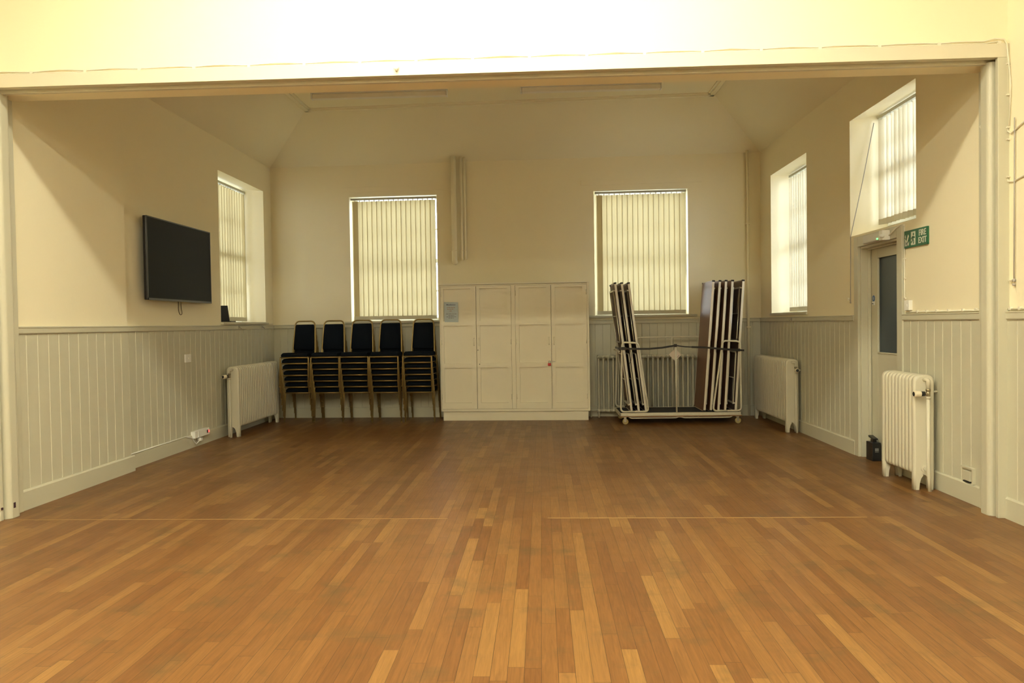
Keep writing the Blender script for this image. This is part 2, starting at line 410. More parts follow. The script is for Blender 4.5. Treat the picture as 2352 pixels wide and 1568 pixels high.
# moulding round the flat centre
mb = MB()
c4 = [Vector((iL, yf, ZF)), Vector((iL, by(iL)-a, ZF)), Vector((iR, by(iR)-a, ZF)), Vector((iR, yf, ZF))]
for p, q in zip(c4, c4[1:]):
    d = (q-p).normalized(); n = Vector((-d.y, d.x, 0))
    for o1, o2, h_ in ((-.045, .0, .028), (-.075, -.045, .014)):
        P = [p+n*-o1, q+n*-o1, q+n*-o2, p+n*-o2]
        P = [p-n*(-o1), q-n*(-o1), q-n*(-o2), p-n*(-o2)]
        mb.add([*(v-Vector((0, 0, h_)) for v in P), *(v+Vector((0, 0, .01)) for v in P)], [(0, 1, 2, 3), (4, 5, 6, 7), (0, 1, 5, 4), (1, 2, 6, 5), (2, 3, 7, 6), (3, 0, 4, 7)])
struct(mb.build('trim_1', CE), 'thin moulding round the flat part of the ceiling')

# opening frame: header board, sliding track, posts
mb = MB(OW); mb.box(-3.52, 2.766, 0, .048, 2.722, 2.803)
h = struct(mb.build('trim_2', TRH, bevel=.002), 'cream board along the top of the opening')
mb = MB(OW); mb.box(-3.46, 2.70, .078, .108, 2.707, 2.76)
mb.build('track_rail', TRH, h, bevel=.001)
def post(sgn, xw):
    mb = MB(OW); X = lambda d: xw-sgn*d
    def bx(d, y0, y1, z1=2.722): 
        xa, xb = sorted((xw+sgn*.05, X(d))); mb.box(xa, xb, y0, y1, 0, z1)
    bx(.064, 0, .03); bx(.042, .03, .052); bx(.034, .16, .262)
    # rounded middle bead
    n = 6; pr_ = [(xw+sgn*.05, .052), (X(.060), .052)]
    for k in range(n+1):
        t = math.pi/2*k/n; pr_.append((X(.060+.030*math.sin(t)), .052+.030*(1-math.cos(t))))
    for k in range(n+1):
        t = math.pi/2*k/n; pr_.append((X(.064+.026*math.cos(t)), .130+.030*math.sin(t)))
    pr_.append((xw+sgn*.05, .16))
    mb.prism(pr_, 0, 2.715, 'z')
    return mb
struct(post(1, R).build('trim_3', TR, bevel=.003), 'right post of the opening')
lp = struct(post(-1, L1).build('trim_4', TR, bevel=.003), 'left post of the opening')
mb = MB(OW); mb.box(-3.415, -3.409, .085, .105, .065, .10).box(-3.437, -3.431, .005, .02, .07, .085)
mb.build('paint_chip', mat('chip_dark', (.05, .02, .03), .6), lp)
struct(MB(OW).box(-3.40, -.60, .036, .045, -.01, .0010).build('trim_5', SEAM), 'left piece of the thin threshold strip')
struct(MB(OW).box(.02, 1.95, .034, .047, -.01, .0012).build('trim_22', SEAM), 'right piece of the thin threshold strip')

# wainscot boards, dado rails, skirtings ------------------------------------
def wainscot(M, u0, u1, z0, z1, pitch, name='trim_6', label=None, proud=.010):
    g = .0045; pr_ = [(u0, .02)]
    n = max(1, round((u1-u0)/pitch)); pw = (u1-u0)/n
    for i in range(n):
        a_ = u0+i*pw; pr_ += [(a_, -proud+.006), (a_+g, -proud), (a_+pw*.5-.003, -proud), (a_+pw*.5, -proud+.0022), (a_+pw*.5+.003, -proud), (a_+pw-g, -proud)] if False else [(a_, -proud+.0045), (a_+g, -proud), (a_+pw-g, -proud)]
    pr_ += [(u1, -proud+.0045), (u1, .02)]
    mb = MB(M); mb.prism(pr_, z0, z1, 'z')
    return struct(mb.build(name, TR), label)
def dado(M, u0, u1, name='trim_7', label='dado rail', z=1.208):
    mb = MB(M); mb.prism([(.01, z-.026), (-.018, z-.026), (-.022, z-.020), (-.022, z+.012), (-.026, z+.016), (-.026, z+.022), (.01, z+.026)], u0, u1, 'x')
    return struct(mb.build(name, TR), label)
def skirt(M, u0, u1, name, label='skirting board', h_=.128, t=.024):
    mb = MB(M); mb.prism([(.01, 0), (-t, 0), (-t, h_-.010), (-t+.008, h_), (.01, h_)], u0, u1, 'x')
    return struct(mb.build(name, TR), label)
LN = Matrix.Translation((L1, 0, 0)) @ Matrix.Rotation(H, 4, 'Z')
P = .1165
wainscot(LN, 5.0, 6.42, .12, 1.19, .1165, 'trim_6', 'grooved boards on the left pier')
wainscot(LW, 6.41, 10.165, .12, 1.19, P, 'trim_7', 'grooved boards along the left wall')
wainscot(BW, 0, 6.32, .12, 1.19, .098, 'trim_8', 'grooved boards along the back wall')
wainscot(RW, 4.97, 6.015, .12, 1.19, .118, 'trim_9', 'grooved boards between the opening and the door')
wainscot(RW, 6.93, 9.88, .12, 1.19, .118, 'trim_10', 'grooved boards beyond the door')
wainscot(RW, -3.4, 4.715, .12, 1.19, .118, 'trim_11', 'grooved boards in the near hall')
dado(LN, 5.0, 6.435, 'trim_12', 'dado rail on the left pier'); dado(LW, 6.42, 10.165, 'trim_13', 'dado rail along the left wall')
dado(BW, 0, 6.32, 'trim_14', 'dado rail along the back wall'); dado(RW, 4.96, 6.012, 'trim_15', 'dado rail between the opening and the door'); dado(RW, 6.94, 9.88, 'trim_16', 'dado rail beyond the door'); dado(RW, -3.4, 4.715, 'trim_17', 'dado rail in the near hall')
skirt(LN, 4.99, 6.445, 'baseboard_left', 'skirting of the left pier', .135, .028); skirt(LW, 6.42, 10.165, 'baseboard_left', 'skirting along the left wall')
skirt(BW, 0, 6.32, 'baseboard_back', 'skirting along the back wall', .135); skirt(RW, 4.96, 6.012, 'baseboard_right', 'skirting between opening and door'); skirt(RW, 6.92, 9.88, 'baseboard_right', 'skirting beyond the door'); skirt(RW, -3.4, 4.715, 'baseboard_right', 'skirting in the near hall')
# pier end cap facing the back wall
struct(MB().box(L2-.01, L1-.0, 6.415, 6.43, .12, 1.19).build('trim_18', TR), 'edge board of the left pier')
# faint raised strips above the two back windows
for i, (ua, ub) in enumerate(((.94, 2.38), (4.09, 5.61))):
    struct(MB(BW).box(ua, ub, -.007, .01, 2.955, 3.018).build('trim_%d' % (19+i), PL, bevel=.002), 'plastered strip above a back window')

# ------------------------------------------------------------------ windows
def window(M, rect, y, n, brect=None, cols=3):
    """sash window standing at depth y in the wall frame"""
    u0, u1, z0, z1 = brect or rect
    r = sthing('window_%d' % n, None, M @ Matrix.Translation(((u0+u1)/2, y, z0)))
    f = MB(M); t = .045
    tt = .018; f.box(u0, u0+t, y, y+.05, z0, z1).box(u1-t, u1, y, y+.05, z0, z1).box(u0+t, u1-t, y, y+.05, z1-tt, z1).box(u0+t, u1-t, y, y+.05, z0, z0+t)
    zm = (z0+z1)/2-.02
    f.box(u0+t, u1-t, y-.005, y+.045, zm-.025, zm+.025)
    for k in range(1, cols):
        uu = u0+(u1-u0)*k/cols; f.box(uu-.010, uu+.010, y+.012, y+.038, z0+t, zm-.025).box(uu-.010, uu+.010, y+.012, y+.038, zm+.025, z1-t)
    for zz in ((z0+zm)/2, (z1+zm)/2): f.box(u0+t, u1-t, y+.013, y+.037, zz-.010, zz+.010)
    f.build('window_frame', WFR, r)
    g = MB(M).box(u0+t, u1-t, y+.022, y+.027, z0+t, z1-tt); g.build('pane', GLS, r)
    return r
def sill(M, u0, u1, z, y0, y1, parent, over=.05, t=.022):
    mb = MB(M); mb.box(u0+.002, u1-.002, 0, y1, z, z+.008).box(u0-over, u1+over, y0, 0.0, z-t, z+.004)
    mb.build('window_sill', TR, parent, bevel=.003)
w1 = window(BW, WA, .23, 1); sill(BW, WA[0], WA[1], WA[2], -.04, .23, w1, .08)
w2 = window(BW, WB, .23, 2); sill(BW, WB[0], WB[1], WB[2], -.04, .23, w2, .10)
w3 = window(LW, WC, .31, 3, (WC[0], WC[1], WC[2], 2.985)); sill(LW, WC[0], WC[1], WC[2], -.035, .31, w3, .015)
w4 = window(RW, WD, .30, 4); sill(RW, WD[0], WD[1], WD[2], -.02, .30, w4, .01)
w5 = window(RW, WE, .33, 5, (WE[0], WE[1], 2.02, 3.02))

def blind(M, u0, u1, z0, z1, y, ang, label, n=17, stack=0, cut=None, rnd=None, chain=True, flip=1, fab=None):
    """vertical slat blind hanging at depth y: headrail, slats, weights, chain"""
    r = thing('vertical_blind', label, 'blind', M=M @ Matrix.Translation(((u0+u1)/2, y, z0)), group='vertical window blinds')
    MB(M).box(u0-.02, u1+.02, y-.02, y+.02, z1, z1+.028).build('headrail', HRL, r, bevel=.003)
    s = MB(M); wg = MB(M); hk = MB(M); p = (u1-u0)/n; wv = p*1.16
    rr = random.Random(rnd or 3)
    for i in range(n):
        c = u0+p*(i+.5); a_ = ang+rr.uniform(-.04, .04) if rnd is None else ang+rr.uniform(-.25, .25)
        if stack and i < stack: pass
        dx = math.cos(a_)*wv/2; dy = math.sin(a_)*wv/2*flip
        nx, ny = -math.sin(a_)*flip, math.cos(a_)
        def col(k):
            t = -1+2*k/4; bow = .0035*(1-t*t)
            return (c+dx*t+nx*bow, y+dy*t+ny*bow)
        pts = [col(k) for k in range(5)]
        zt = z1-.014; zb = z0+.048
        vs = [(q[0], q[1], zz) for zz in (zb, zt) for q in pts]+[(q[0]+nx*.0006, q[1]+ny*.0006, zz) for zz in (zb, zt) for q in pts]
        fs = [(k, k+1, k+6, k+5) for k in range(4)]
        s.add(vs[:10], fs, True)
        s.cur = 1
        s.add([(pts[0][0], pts[0][1]-.001, z0), (pts[4][0], pts[4][1]-.001, z0), (pts[4][0], pts[4][1]-.001, zb), (pts[0][0], pts[0][1]-.001, zb),
                (pts[0][0], pts[0][1]+.003, z0), (pts[4][0], pts[4][1]+.003, z0), (pts[4][0], pts[4][1]+.003, zb), (pts[0][0], pts[0][1]+.003, zb)],
               [(0, 1, 2, 3), (4, 5, 6, 7), (0, 1, 5, 4), (1, 2, 6, 5), (2, 3, 7, 6), (3, 0, 4, 7)])
        s.cur = 0
        MB(M).box(c-.006, c+.006, y-.003, y+.003, z1-.018, z1-.0005).build('slat_hook', WHT, r)
    if stack:      # slats bunched at one side
        for i in range(stack):
            c = u0+.006+i*.009; s.add([(c, y-.004-.003*i, z0+.05), (c+wv*.9, y-.010-.003*i, z0+.05), (c+wv*.9, y-.010-.003*i, z1-.014), (c, y-.004-.003*i, z1-.014)], [(0, 1, 2, 3)])
    s.build('slats', [fab or BLD, BLW], r)
    if chain:
        mb = MB(M); uu = u1+.012; mb.ring([(uu, y-.012, z1), (uu, y-.014, z0+.5), (uu, y-.012, z0+.45), (uu-.008, y-.014, z0+.5), (uu-.008, y-.012, z1)], .0022, 6); mb.build('pull_chain', WHT, r)
    return r
blind(BW, 1.092, 2.190, 1.282, 2.853, .045, .16, 'closed cream vertical blind in the back window behind the chair stacks', 17, stack=1)
blind(BW, 4.285, 5.40, 1.300, 2.845, .045, .16, 'closed cream vertical blind in the back window behind the folded tables', 17, stack=1)
blind(LW, 8.55, 9.870, 1.288, 2.925, .255, .35, 'cream vertical blind in the deep window of the left wall', 17, flip=-1)
blind(RW, 8.25, 9.36, 1.300, 2.885, .216, .55, 'narrow-looking cream vertical blind in the far window of the right wall', 14, flip=-1, chain=False, fab=BLE)
blind(RW, 5.86, 7.02, 2.03, 2.965, .262, .55, 'bright vertical blind in the high window above the fire door', 15, rnd=5, flip=-1, chain=False, fab=BLE)

# ------------------------------------------------------------------ door
d1 = sthing('door_1', None, RW @ Matrix.Translation((6.45, 0, 0)))
mb = MB(RW)
mb.box(DO[1]-.0, DO[1]+.085, -.022, .01, 0, DO[3]+.09).box(DO[0]-.088, DO[0], -.022, .01, 0, DO[3]+.09).box(DO[0], DO[1], -.022, .01, DO[3], DO[3]+.09)
mb.build('door_casing', TR, d1, bevel=.003)
mb = MB(RW)
mb.box(DO[1]-.018, DO[1], 0, .16, 0, DO[3]).box(DO[0], DO[0]+.018, 0, .16, 0, DO[3]).box(DO[0]+.018, DO[1]-.018, 0, .16, DO[3]-.018, DO[3])
mb.box(DO[1]-.030, DO[1]-.018, .055, .08, 0, DO[3]-.018).box(DO[0]+.018, DO[1]-.018, .055, .08, DO[3]-.03, DO[3]-.018)
mb.build('door_jamb', TR, d1, bevel=.002)
LX0, LX1, GY0, GY1, GZ0, GZ1 = 6.12, 6.815, 6.225, 6.685, .905, 1.722
lf = MB(RW)
lf.box(GY1, LX1, .085, .12, .004, 1.80).box(LX0, GY0, .085, .12, .004, 1.80).box(GY0, GY1, .085, .12, .004, GZ0).box(GY0, GY1, .085, .12, GZ1, 1.80)
for q in ((GY0, GY0+.012, GZ0, GZ1), (GY1-.012, GY1, GZ0, GZ1), (GY0, GY1, GZ0, GZ0+.012), (GY0, GY1, GZ1-.012, GZ1)): lf.box(q[0], q[1], .078, .09, q[2], q[3])
leaf = lf.build('door_leaf', TR, d1, bevel=.002)
MB(RW).box(GY0, GY1, .100, .106, GZ0, GZ1).build('pane', FRG, leaf)
mb = MB(RW); mb.cyl((6.767, .083, 1.372), (6.767, .0855, 1.372), .026, 20); mb.build('blue_sticker', BLU, leaf)
mb = MB(RW); 
for k, wd in ((1.381, .014), (1.372, .018), (1.363, .012)): mb.box(6.767-wd, 6.767+wd, .0822, .0832, k-.0015, k+.0015)
mb.build('sticker_lettering', SGW, leaf)
mb = MB(RW); mb.box(6.745, 6.785, .078, .086, 1.315, 1.345); l_ = mb.build('door_lock', WHT, leaf, bevel=.001)
MB(RW).box(6.758, 6.775, .072, .079, 1.324, 1.330).build('thumb_turn', BLK, l_)
struct(MB().box(R+.5, R+.6, 5.4, 7.6, -.05, 1.88).build('trim_21', mat('light_block_grey', (.25, .26, .28), .8)), 'added screen blocking sky light behind the door glass')  # unseen panel added to keep bright sky off the door glass

# black box standing on the floor in the doorway
b_ = thing('dispenser_box', 'small black box with a lever top on the floor before the fire door', 'box', (R+.035, 6.665, 0))
MB().box(R+.0, R+.07, 6.60, 6.73, 0, .155).build('body', BLK, b_, bevel=.004)
mb = MB(); mb.box(R+.02, R+.05, 6.64, 6.69, .155, .178); mb.prism([(6.625, .176), (6.72, .190), (6.725, .205), (6.62, .186)], R+.015, R+.055, 'x'); mb.build('lever', BLK, b_, bevel=.001)
MB().box(R+.02, R+.05, 6.5985, 6.6, .085, .11).box(R+.02, R+.05, 6.5985, 6.6, .075, .080).build('label', mat('grey_label', (.2, .2, .2), .6), b_)

# ------------------------------------------------------------------ fire exit sign
sg = thing('fire_exit_sign', 'green and white FIRE EXIT sign on the wall beside the fire door', 'sign', (R-.003, 5.808, 1.72))
SM = Matrix.Translation((R-.013, 5.812, 1.789)) @ Matrix.Rotation(-H, 4, 'Z')   # x -> -Y (to the right as seen), -y -> towards -X
mb = MB(SM); mb.box(-.175, .175, -.002, .012, -.064, .064); mb.build('sign_board', GRN, sg, bevel=.001)
mb = MB(SM)
text_mb(mb, 'FIRE', Matrix.Translation((.108, -.0032, .026)), .062, .95, bold=.0008)
text_mb(mb, 'EXIT', Matrix.Translation((.108, -.0032, -.028)), .062, .95, bold=.0008)
mb.build('lettering', SGW, sg)
mb = MB(SM)   # arrow pointing down and left
def sp(poly, m_=mb): m_.prism(poly, -.0045, -.0018, 'y')
sp([(-.158, -.050), (-.100, -.050), (-.118, -.032), (-.140, -.012), (-.158, .008)])
sp([(-.150, .006), (-.143, .012), (-.150, .034), (-.158, .020)])
sp([(-.146, -.036), (-.136, -.046), (-.096, .020), (-.108, .034)])
sp([(-.122, -.050), (-.098, -.050), (-.094, -.018), (-.112, -.034)])
mb.build('arrow', SGW, sg)
mb = MB(SM); sp([(-.062, -.050), (.002, -.050), (.002, .048), (-.062, .048)], mb); mb.build('doorway_symbol', SGW, sg)
mb = MB(SM)   # running figure
def sg_(pts, w_=.005):
    for p, q in zip(pts, pts[1:]):
        d = Vector((q[0]-p[0], q[1]-p[1])).normalized(); n = Vector((-d.y, d.x))*w_
        mb.prism([(p[0]+n.x, p[1]+n.y), (q[0]+n.x, q[1]+n.y), (q[0]-n.x, q[1]-n.y), (p[0]-n.x, p[1]-n.y)], -.006, -.0042, 'y')
mb.prism([(-.022+.009*math.cos(t*math.pi/5), .028+.010*math.sin(t*math.pi/5)) for t in range(10)], -.006, -.0042, 'y')
sg_([(-.026, .014), (-.032, -.010)], .008); sg_([(-.030, .012), (-.046, .004), (-.054, -.006)]); sg_([(-.024, .012), (-.010, .000), (-.004, .008)])
sg_([(-.034, -.008), (-.044, -.024), (-.056, -.030)]); sg_([(-.030, -.008), (-.018, -.022), (-.022, -.042)])
mb.build('running_figure', GRN, sg)

# emergency light over the door, with cable end
el = thing('emergency_light', 'white bulkhead emergency light with a green LED above the fire door', 'light', (R-.05, 6.45, DO[3]-.0))
MB().box(R-.075, R-.022, 6.27, 6.60, 1.822, 1.885).build('diffuser', mat('cloudy_plastic', (.60, .58, .52), .3), el, bevel=.008)
mb = MB(); mb.box(R-.085, R-.022, 6.205, 6.268, 1.815, 1.892); mb.build('end_housing', WHT, el, bevel=.004)
mb = MB(); mb.ball((R-.088, 6.20, 1.845), .020, sq=(1, .8, .7)); mb.build('sensor', WHT, el)
mb = MB(); mb.ball((R-.078, 6.31, 1.835), .007, 8, 6); mb.build('indicator', LED, el)
mb = MB(); mb.ring([(R-.03, 6.205, 1.85), (R-.035, 6.15, 1.865), (R-.03, 6.08, 1.895), (R-.012, 6.03, 1.908), (R-.006, 6.003, 1.905)], .005, 8)
tag(mb.build('door_cable', CBW), 'short painted cable curling from the emergency light to the casing corner', 'cable')

# pull cord beside the door from the high window
mb = MB(); mb.ring([(R+.20, 7.02, 2.93), (R+.10, 7.02, 2.42), (R-.004, 7.03, 1.93), (R-.008, 7.03, 1.345)], .0035, 6)
pc = tag(mb.build('window_cord', CORD), 'thin grey cord running from the high window down beside the fire door', 'cord')
mb = MB(); mb.ball((R-.008, 7.03, 1.345), .008, 8, 6); mb.build('cord_knot', CORD, pc)
mb = MB(); mb.cyl((R+.01, 7.06, 1.375), (R-.015, 7.06, 1.375), .005, 8).cyl((R-.015, 7.06, 1.36), (R-.015, 7.06, 1.39), .004, 8); mb.build('cord_cleat', CBW, pc)

# switch, conduit and cable clips between door and opening
sw = thing('light_switch', 'small white switch box above the dado rail beside the fire door', 'switch', (R-.012, 5.927, 1.255))
MB().box(R-.028, R+.001, 5.89, 5.965, 1.257, 1.333).build('back_box', WHT, sw, bevel=.003)
MB().box(R-.032, R-.027, 5.915, 5.94, 1.285, 1.305).build('rocker', WHT, sw, bevel=.001)
mb = MB(); mb.ring(fillet([(R-.006, 6.003, 1.90), (R-.006, 6.000, 1.245), (R-.008, 4.98, 1.243)], .03), .005, 8)
cb = tag(mb.build('cable', CBW), 'painted cable down the door casing and along the top of the dado rail', 'cable')
for z in (1.35, 1.5, 1.65, 1.8): MB().box(R-.014, R, 5.985, 6.008, z-.005, z+.005).build('cable_clip', CBW, cb)
for y in (5.03, 5.18, 5.36, 5.52, 5.66, 5.80): MB().box(R-.016, R, y-.008, y+.008, 1.238, 1.256).build('cable_clip', CBW, cb)

# little flap / hatch frame low on the right wall
hp = thing('wall_hatch', 'small painted hatch frame low on the right wall near the opening', 'hatch', (R-.01, 5.105, .13))
mb = MB(); mb.box(R-.028, R-.008, 5.035, 5.050, .128, .232).box(R-.028, R-.008, 5.050, 5.178, .218, .232).build('outer_frame', TR, hp, bevel=.002)
mb = MB(); mb.box(R-.024, R-.008, 5.075, 5.160, .14, .205).build('flap', TR, hp, bevel=.003)
MB().box(R-.026, R-.010, 5.08, 5.155, .130, .138).build('slot', BLK, hp)

# ------------------------------------------------------------------ cables on the opening frame
rnd = random.Random(4)
xs = [-3.5+i*.345 for i in range(19)]
for name, off, lab in (('cable', .0, 'lower painted cable pinned along the top edge of the opening board'), ('cable', .008, 'upper cable sagging between clips above the opening board')):
    pts = []
    for i in range(len(xs)-1):
        for k in range(4):
            t = k/4; sagv = (.010*math.sin(math.pi*t)*(rnd.random()*.6+.5)) if off else 0
            pts.append((xs[i]+(xs[i+1]-xs[i])*t, .009-off*.4, 2.8075+off*.7+sagv))
    pts += [(2.705, .006, 2.815+off), (2.74, .004, 2.80+off*.5), (2.752, .003, 2.76), (2.754+off*.3, .004, 2.30), (2.757, .004, 2.0)] if not off else [(2.68, .004, 2.832), (2.735, .000, 2.826), (2.748, -.004, 2.80), (2.7515, -.012, 2.72), (2.756, -.03, 2.55), (2.756, -.012, 2.32)]
    mb = MB(OW); mb.ring(pts, .0038, 6); c_ = tag(mb.build(name, CBW), lab, 'cable')
    if not off:
        for x in xs[1:]: MB(OW).box(x-.009, x+.009, -.001, .015, 2.800, 2.818).build('cable_clip', CBW, c_)
        for z in (2.68, 2.5, 2.31, 2.24, 2.02): MB(OW).box(2.745, 2.764, -.012, .004, z-.004, z+.004).build('cable_clip', CBW, c_)
# cables that loop off to the right on the near hall wall
mb = MB(); mb.ring([(R-.006, 4.70, 2.33), (R-.008, 4.695, 2.29), (R-.008, 4.66, 2.268), (R-.008, 4.56, 2.30), (R-.008, 4.3, 2.36)], .005, 8)
tag(mb.build('cable', CBW), 'upper cable curving away to the right of the opening', 'cable')
mb = MB(); mb.ring([(R-.006, 4.705, 2.02), (R-.008, 4.69, 1.995), (R-.008, 4.64, 1.985), (R-.008, 4.55, 2.0), (R-.008, 4.3, 2.03)], .005, 8)
tag(mb.build('cable', CBW), 'lower cable curving away to the right of the opening', 'cable')
mb = MB(); mb.ring([(R-.012, 4.622, 2.35), (R-.012, 4.628, 1.42)], .0035, 6)
pc = tag(mb.build('pull_cord', CORD), 'hanging pull cord at the right edge, beyond the opening post', 'cord')
mb = MB(); mb.ball((R-.012, 4.628, 1.41), .011, 8, 6).ball((R-.012, 4.628, 1.385), .009, 8, 6); mb.build('cord_knot', CORD, pc)
mb = MB(); mb.cyl((R, 4.66, 1.41), (R-.016, 4.66, 1.41), .006, 8).cyl((R-.016, 4.645, 1.41), (R-.016, 4.675, 1.41), .004, 8); mb.build('cord_cleat', CBW, pc)
mb = MB(); mb.ring([(R-.008, 4.71, 1.243), (R-.008, 3.9, 1.243)], .005, 8)
cb = tag(mb.build('cable', CBW), 'cable along the dado rail right of the opening post', 'cable')
for y in (4.667, 4.578): MB().box(R-.016, R, y-.008, y+.008, 1.238, 1.256).build('cable_clip', CBW, cb)
# bulb-like round hook on the header and the hook on the right post
mb = MB(OW); mb.ball((-.86, -.008, 2.768), .017, 12, 8, (1, .7, 1)); b0 = tag(mb.build('ceiling_hook', WHT), 'small round white knob on the board above the opening', 'hook')
mb = MB(OW); mb.cyl((-.86, -.010, 2.758), (-.858, -.012, 2.742), .006, 8); mb.build('hook_tip', BRS, b0)
mb = MB(OW); mb.ring([(2.735, .19, 2.40), (2.712, .19, 2.385), (2.700, .19, 2.365), (2.706, .19, 2.350), (2.716, .19, 2.350)], .005, 8)
tag(mb.build('hook', CBW), 'small painted hook high on the right post', 'hook')

# ------------------------------------------------------------------ pipes on the back wall
def pipe(u, zb, zt, r, label, off=.075):
    mb = MB(BW); mb.ring(fillet([(u, -.001, zb), (u, -off, zb), (u, -off, zt+.035)], r*1.8, 6), r, 16)
    return tag(mb.build('pipe', PL), label, 'pipe', 'pipes on the back wall')
pb = pipe(2.458, 2.01, 3.33, .034, 'thick painted vertical pipe on the back wall above the cupboard')
mb = MB(BW); mb.box(2.40, 2.515, -.112, -.106, 2.148, 2.156).box(2.40, 2.408, -.108, 0, 2.148, 2.156); mb.build('pipe_clamp', PL, pb)
p2 = pipe(2.553, 2.05, 3.33, .0165, 'middle thin painted pipe beside the thick one', .06)
p3 = pipe(2.596, 2.055, 3.33, .0165, 'rightmost thin painted pipe of the three above the cupboard', .05)
mb = MB(BW); mb.box(2.53, 2.62, -.082, -.078, 2.150, 2.157); mb.build('pipe_clamp', PL, p2)
cd = MB(BW); cd.cyl((6.165, -.035, 0), (6.165, -.035, 3.325), .016, 12)
cd = tag(cd.build('pipe', PL), 'thin full-height painted pipe in the right corner of the back wall', 'pipe')
mb = MB(BW); mb.box(6.14, 6.19, -.055, 0, 1.11, 1.125).box(6.14, 6.19, -.055, 0, 2.4, 2.415); mb.build('pipe_clamp', PL, cd)

# ------------------------------------------------------------------ television
tv = thing('television', 'large black flat television on the left wall', 'television', (L2+.05, 7.35, 1.46))
MB().box(L2+.068, L2+.10, 6.70, 8.015, 1.462, 2.205).build('casing', BLK, tv, bevel=.006)
MB().box(L2+.0995, L2+.1015, 6.712, 8.003, 1.480, 2.196).build('screen', SCR, tv)
mb = MB()
for q in ((6.70, 8.015, 1.462, 1.480), (6.70, 8.015, 2.196, 2.205), (6.70, 6.712, 1.462, 2.205), (8.003, 8.015, 1.462, 2.205)): mb.box(L2+.099, L2+.104, *q)
mb.build('bezel', mat('bezel_grey', (.035, .033, .030), .3), tv)
MB().box(L2, L2+.07, 7.1, 7.6, 1.65, 2.0).build('wall_mount', BLK, tv)
mb = MB(); mb.ring(fillet([(L2+.03, 7.42, 1.50), (L2+.02, 7.44, 1.38), (L2+.02, 7.47, 1.335), (L2+.02, 7.52, 1.345), (L2+.02, 7.50, 1.40), (L2+.03, 7.47, 1.50)], .03), .004, 8)
mb.build('hanging_cable', mat('tan_cable', (.18, .14, .08), .6), tv)

# switch, sockets, hooks on the left wall
s1 = thing('light_switch', 'square white switch plate on the left wall boards under the television', 'switch', (L2+.02, 7.62, .866))
MB().box(L2+.01, L2+.024, 7.562, 7.682, .866, .946).build('face_plate', WHT, s1, bevel=.002)
MB().box(L2+.023, L2+.028, 7.612, 7.632, .898, .912).build('rocker', WHT, s1, bevel=.001)
s2 = thing('wall_socket', 'white double wall socket low on the left wall with a red neon and plug', 'socket', (L2+.02, 7.85, .085))
MB().box(L2+.01, L2+.055, 7.66, 7.99, .092, .162).build('back_box', WHT, s2, bevel=.003)
MB().box(L2+.055, L2+.060, 7.73, 7.985, .096, .158).build('face_plate', WHT, s2, bevel=.001)
MB().box(L2+.060, L2+.064, 7.925, 7.95, .115, .145).build('switch_gap', BLK, s2)
MB().box(L2+.060, L2+.066, 7.95, 7.972, .118, .142).build('neon', REDL, s2)
mb = MB(); mb.box(L2+.03, L2+.07, 7.76, 7.80, .055, .085).build('plug', WHT, s2, bevel=.003)
mb = MB(); mb.ring([(L2+.05, 7.77, .095), (L2+.055, 7.745, .055), (L2+.04, 7.71, .03), (L2+.035, 7.68, .06), (L2+.03, 7.65, .10), (L2+.026, 7.5, .134), (L2+.026, 6.46, .134)], .005, 8)
mb.build('lead', WHT, s2)
for y, l in ((8.93, 'small metal coat hook on the dado rail below the left window, nearer one'), (9.68, 'small metal coat hook on the dado rail below the left window, farther one')):
    mb = MB(); mb.box(L2+.02, L2+.026, y-.01, y+.01, 1.19, 1.225); mb.ring([(L2+.026, y, 1.215), (L2+.045, y, 1.205), (L2+.055, y, 1.19), (L2+.055, y, 1.203)], .004, 6)
    tag(mb.build('coat_hook', CHR), l, 'hook', 'metal hooks under the left window')
for u, l in ((1.63, 'small metal hook on the back dado rail between chair stacks three and four'), (2.04, 'small metal hook on the back dado rail near the cupboard')):
    mb = MB(BW); mb.box(u-.02, u+.02, -.030, -.022, 1.186, 1.222); tag(mb.build('coat_hook', CHR), l, 'hook', 'metal hooks on the back wall')
mb = MB(); mb.box(R-.03, R-.022, 8.60, 8.62, 1.19, 1.22); mb.ring([(R-.03, 8.61, 1.21), (R-.045, 8.61, 1.20), (R-.05, 8.61, 1.19)], .004, 6); tag(mb.build('coat_hook', CHR), 'small metal hook on the dado rail below the far right window', 'hook')

# black laptop-like device standing on the left window sill
lt = thing('laptop', 'black open laptop half hidden on the left window sill', 'laptop', (L2-.15, 8.92, 1.271))
mb = MB(); mb.prism([(8.76, 1.275), (8.775, 1.275), (8.72, 1.46), (8.705, 1.46)], L2-.24, L2-.03, 'x')
mb.M = Matrix.Translation((0, .135, 0)); mb.v = [v+Vector((0, .035, 0)) for v in mb.v]
mb.build('screen', BLK, lt, bevel=.002)
MB().box(L2-.24, L2-.03, 8.835, 8.985, 1.271, 1.283).build('base', BLK, lt, bevel=.002)

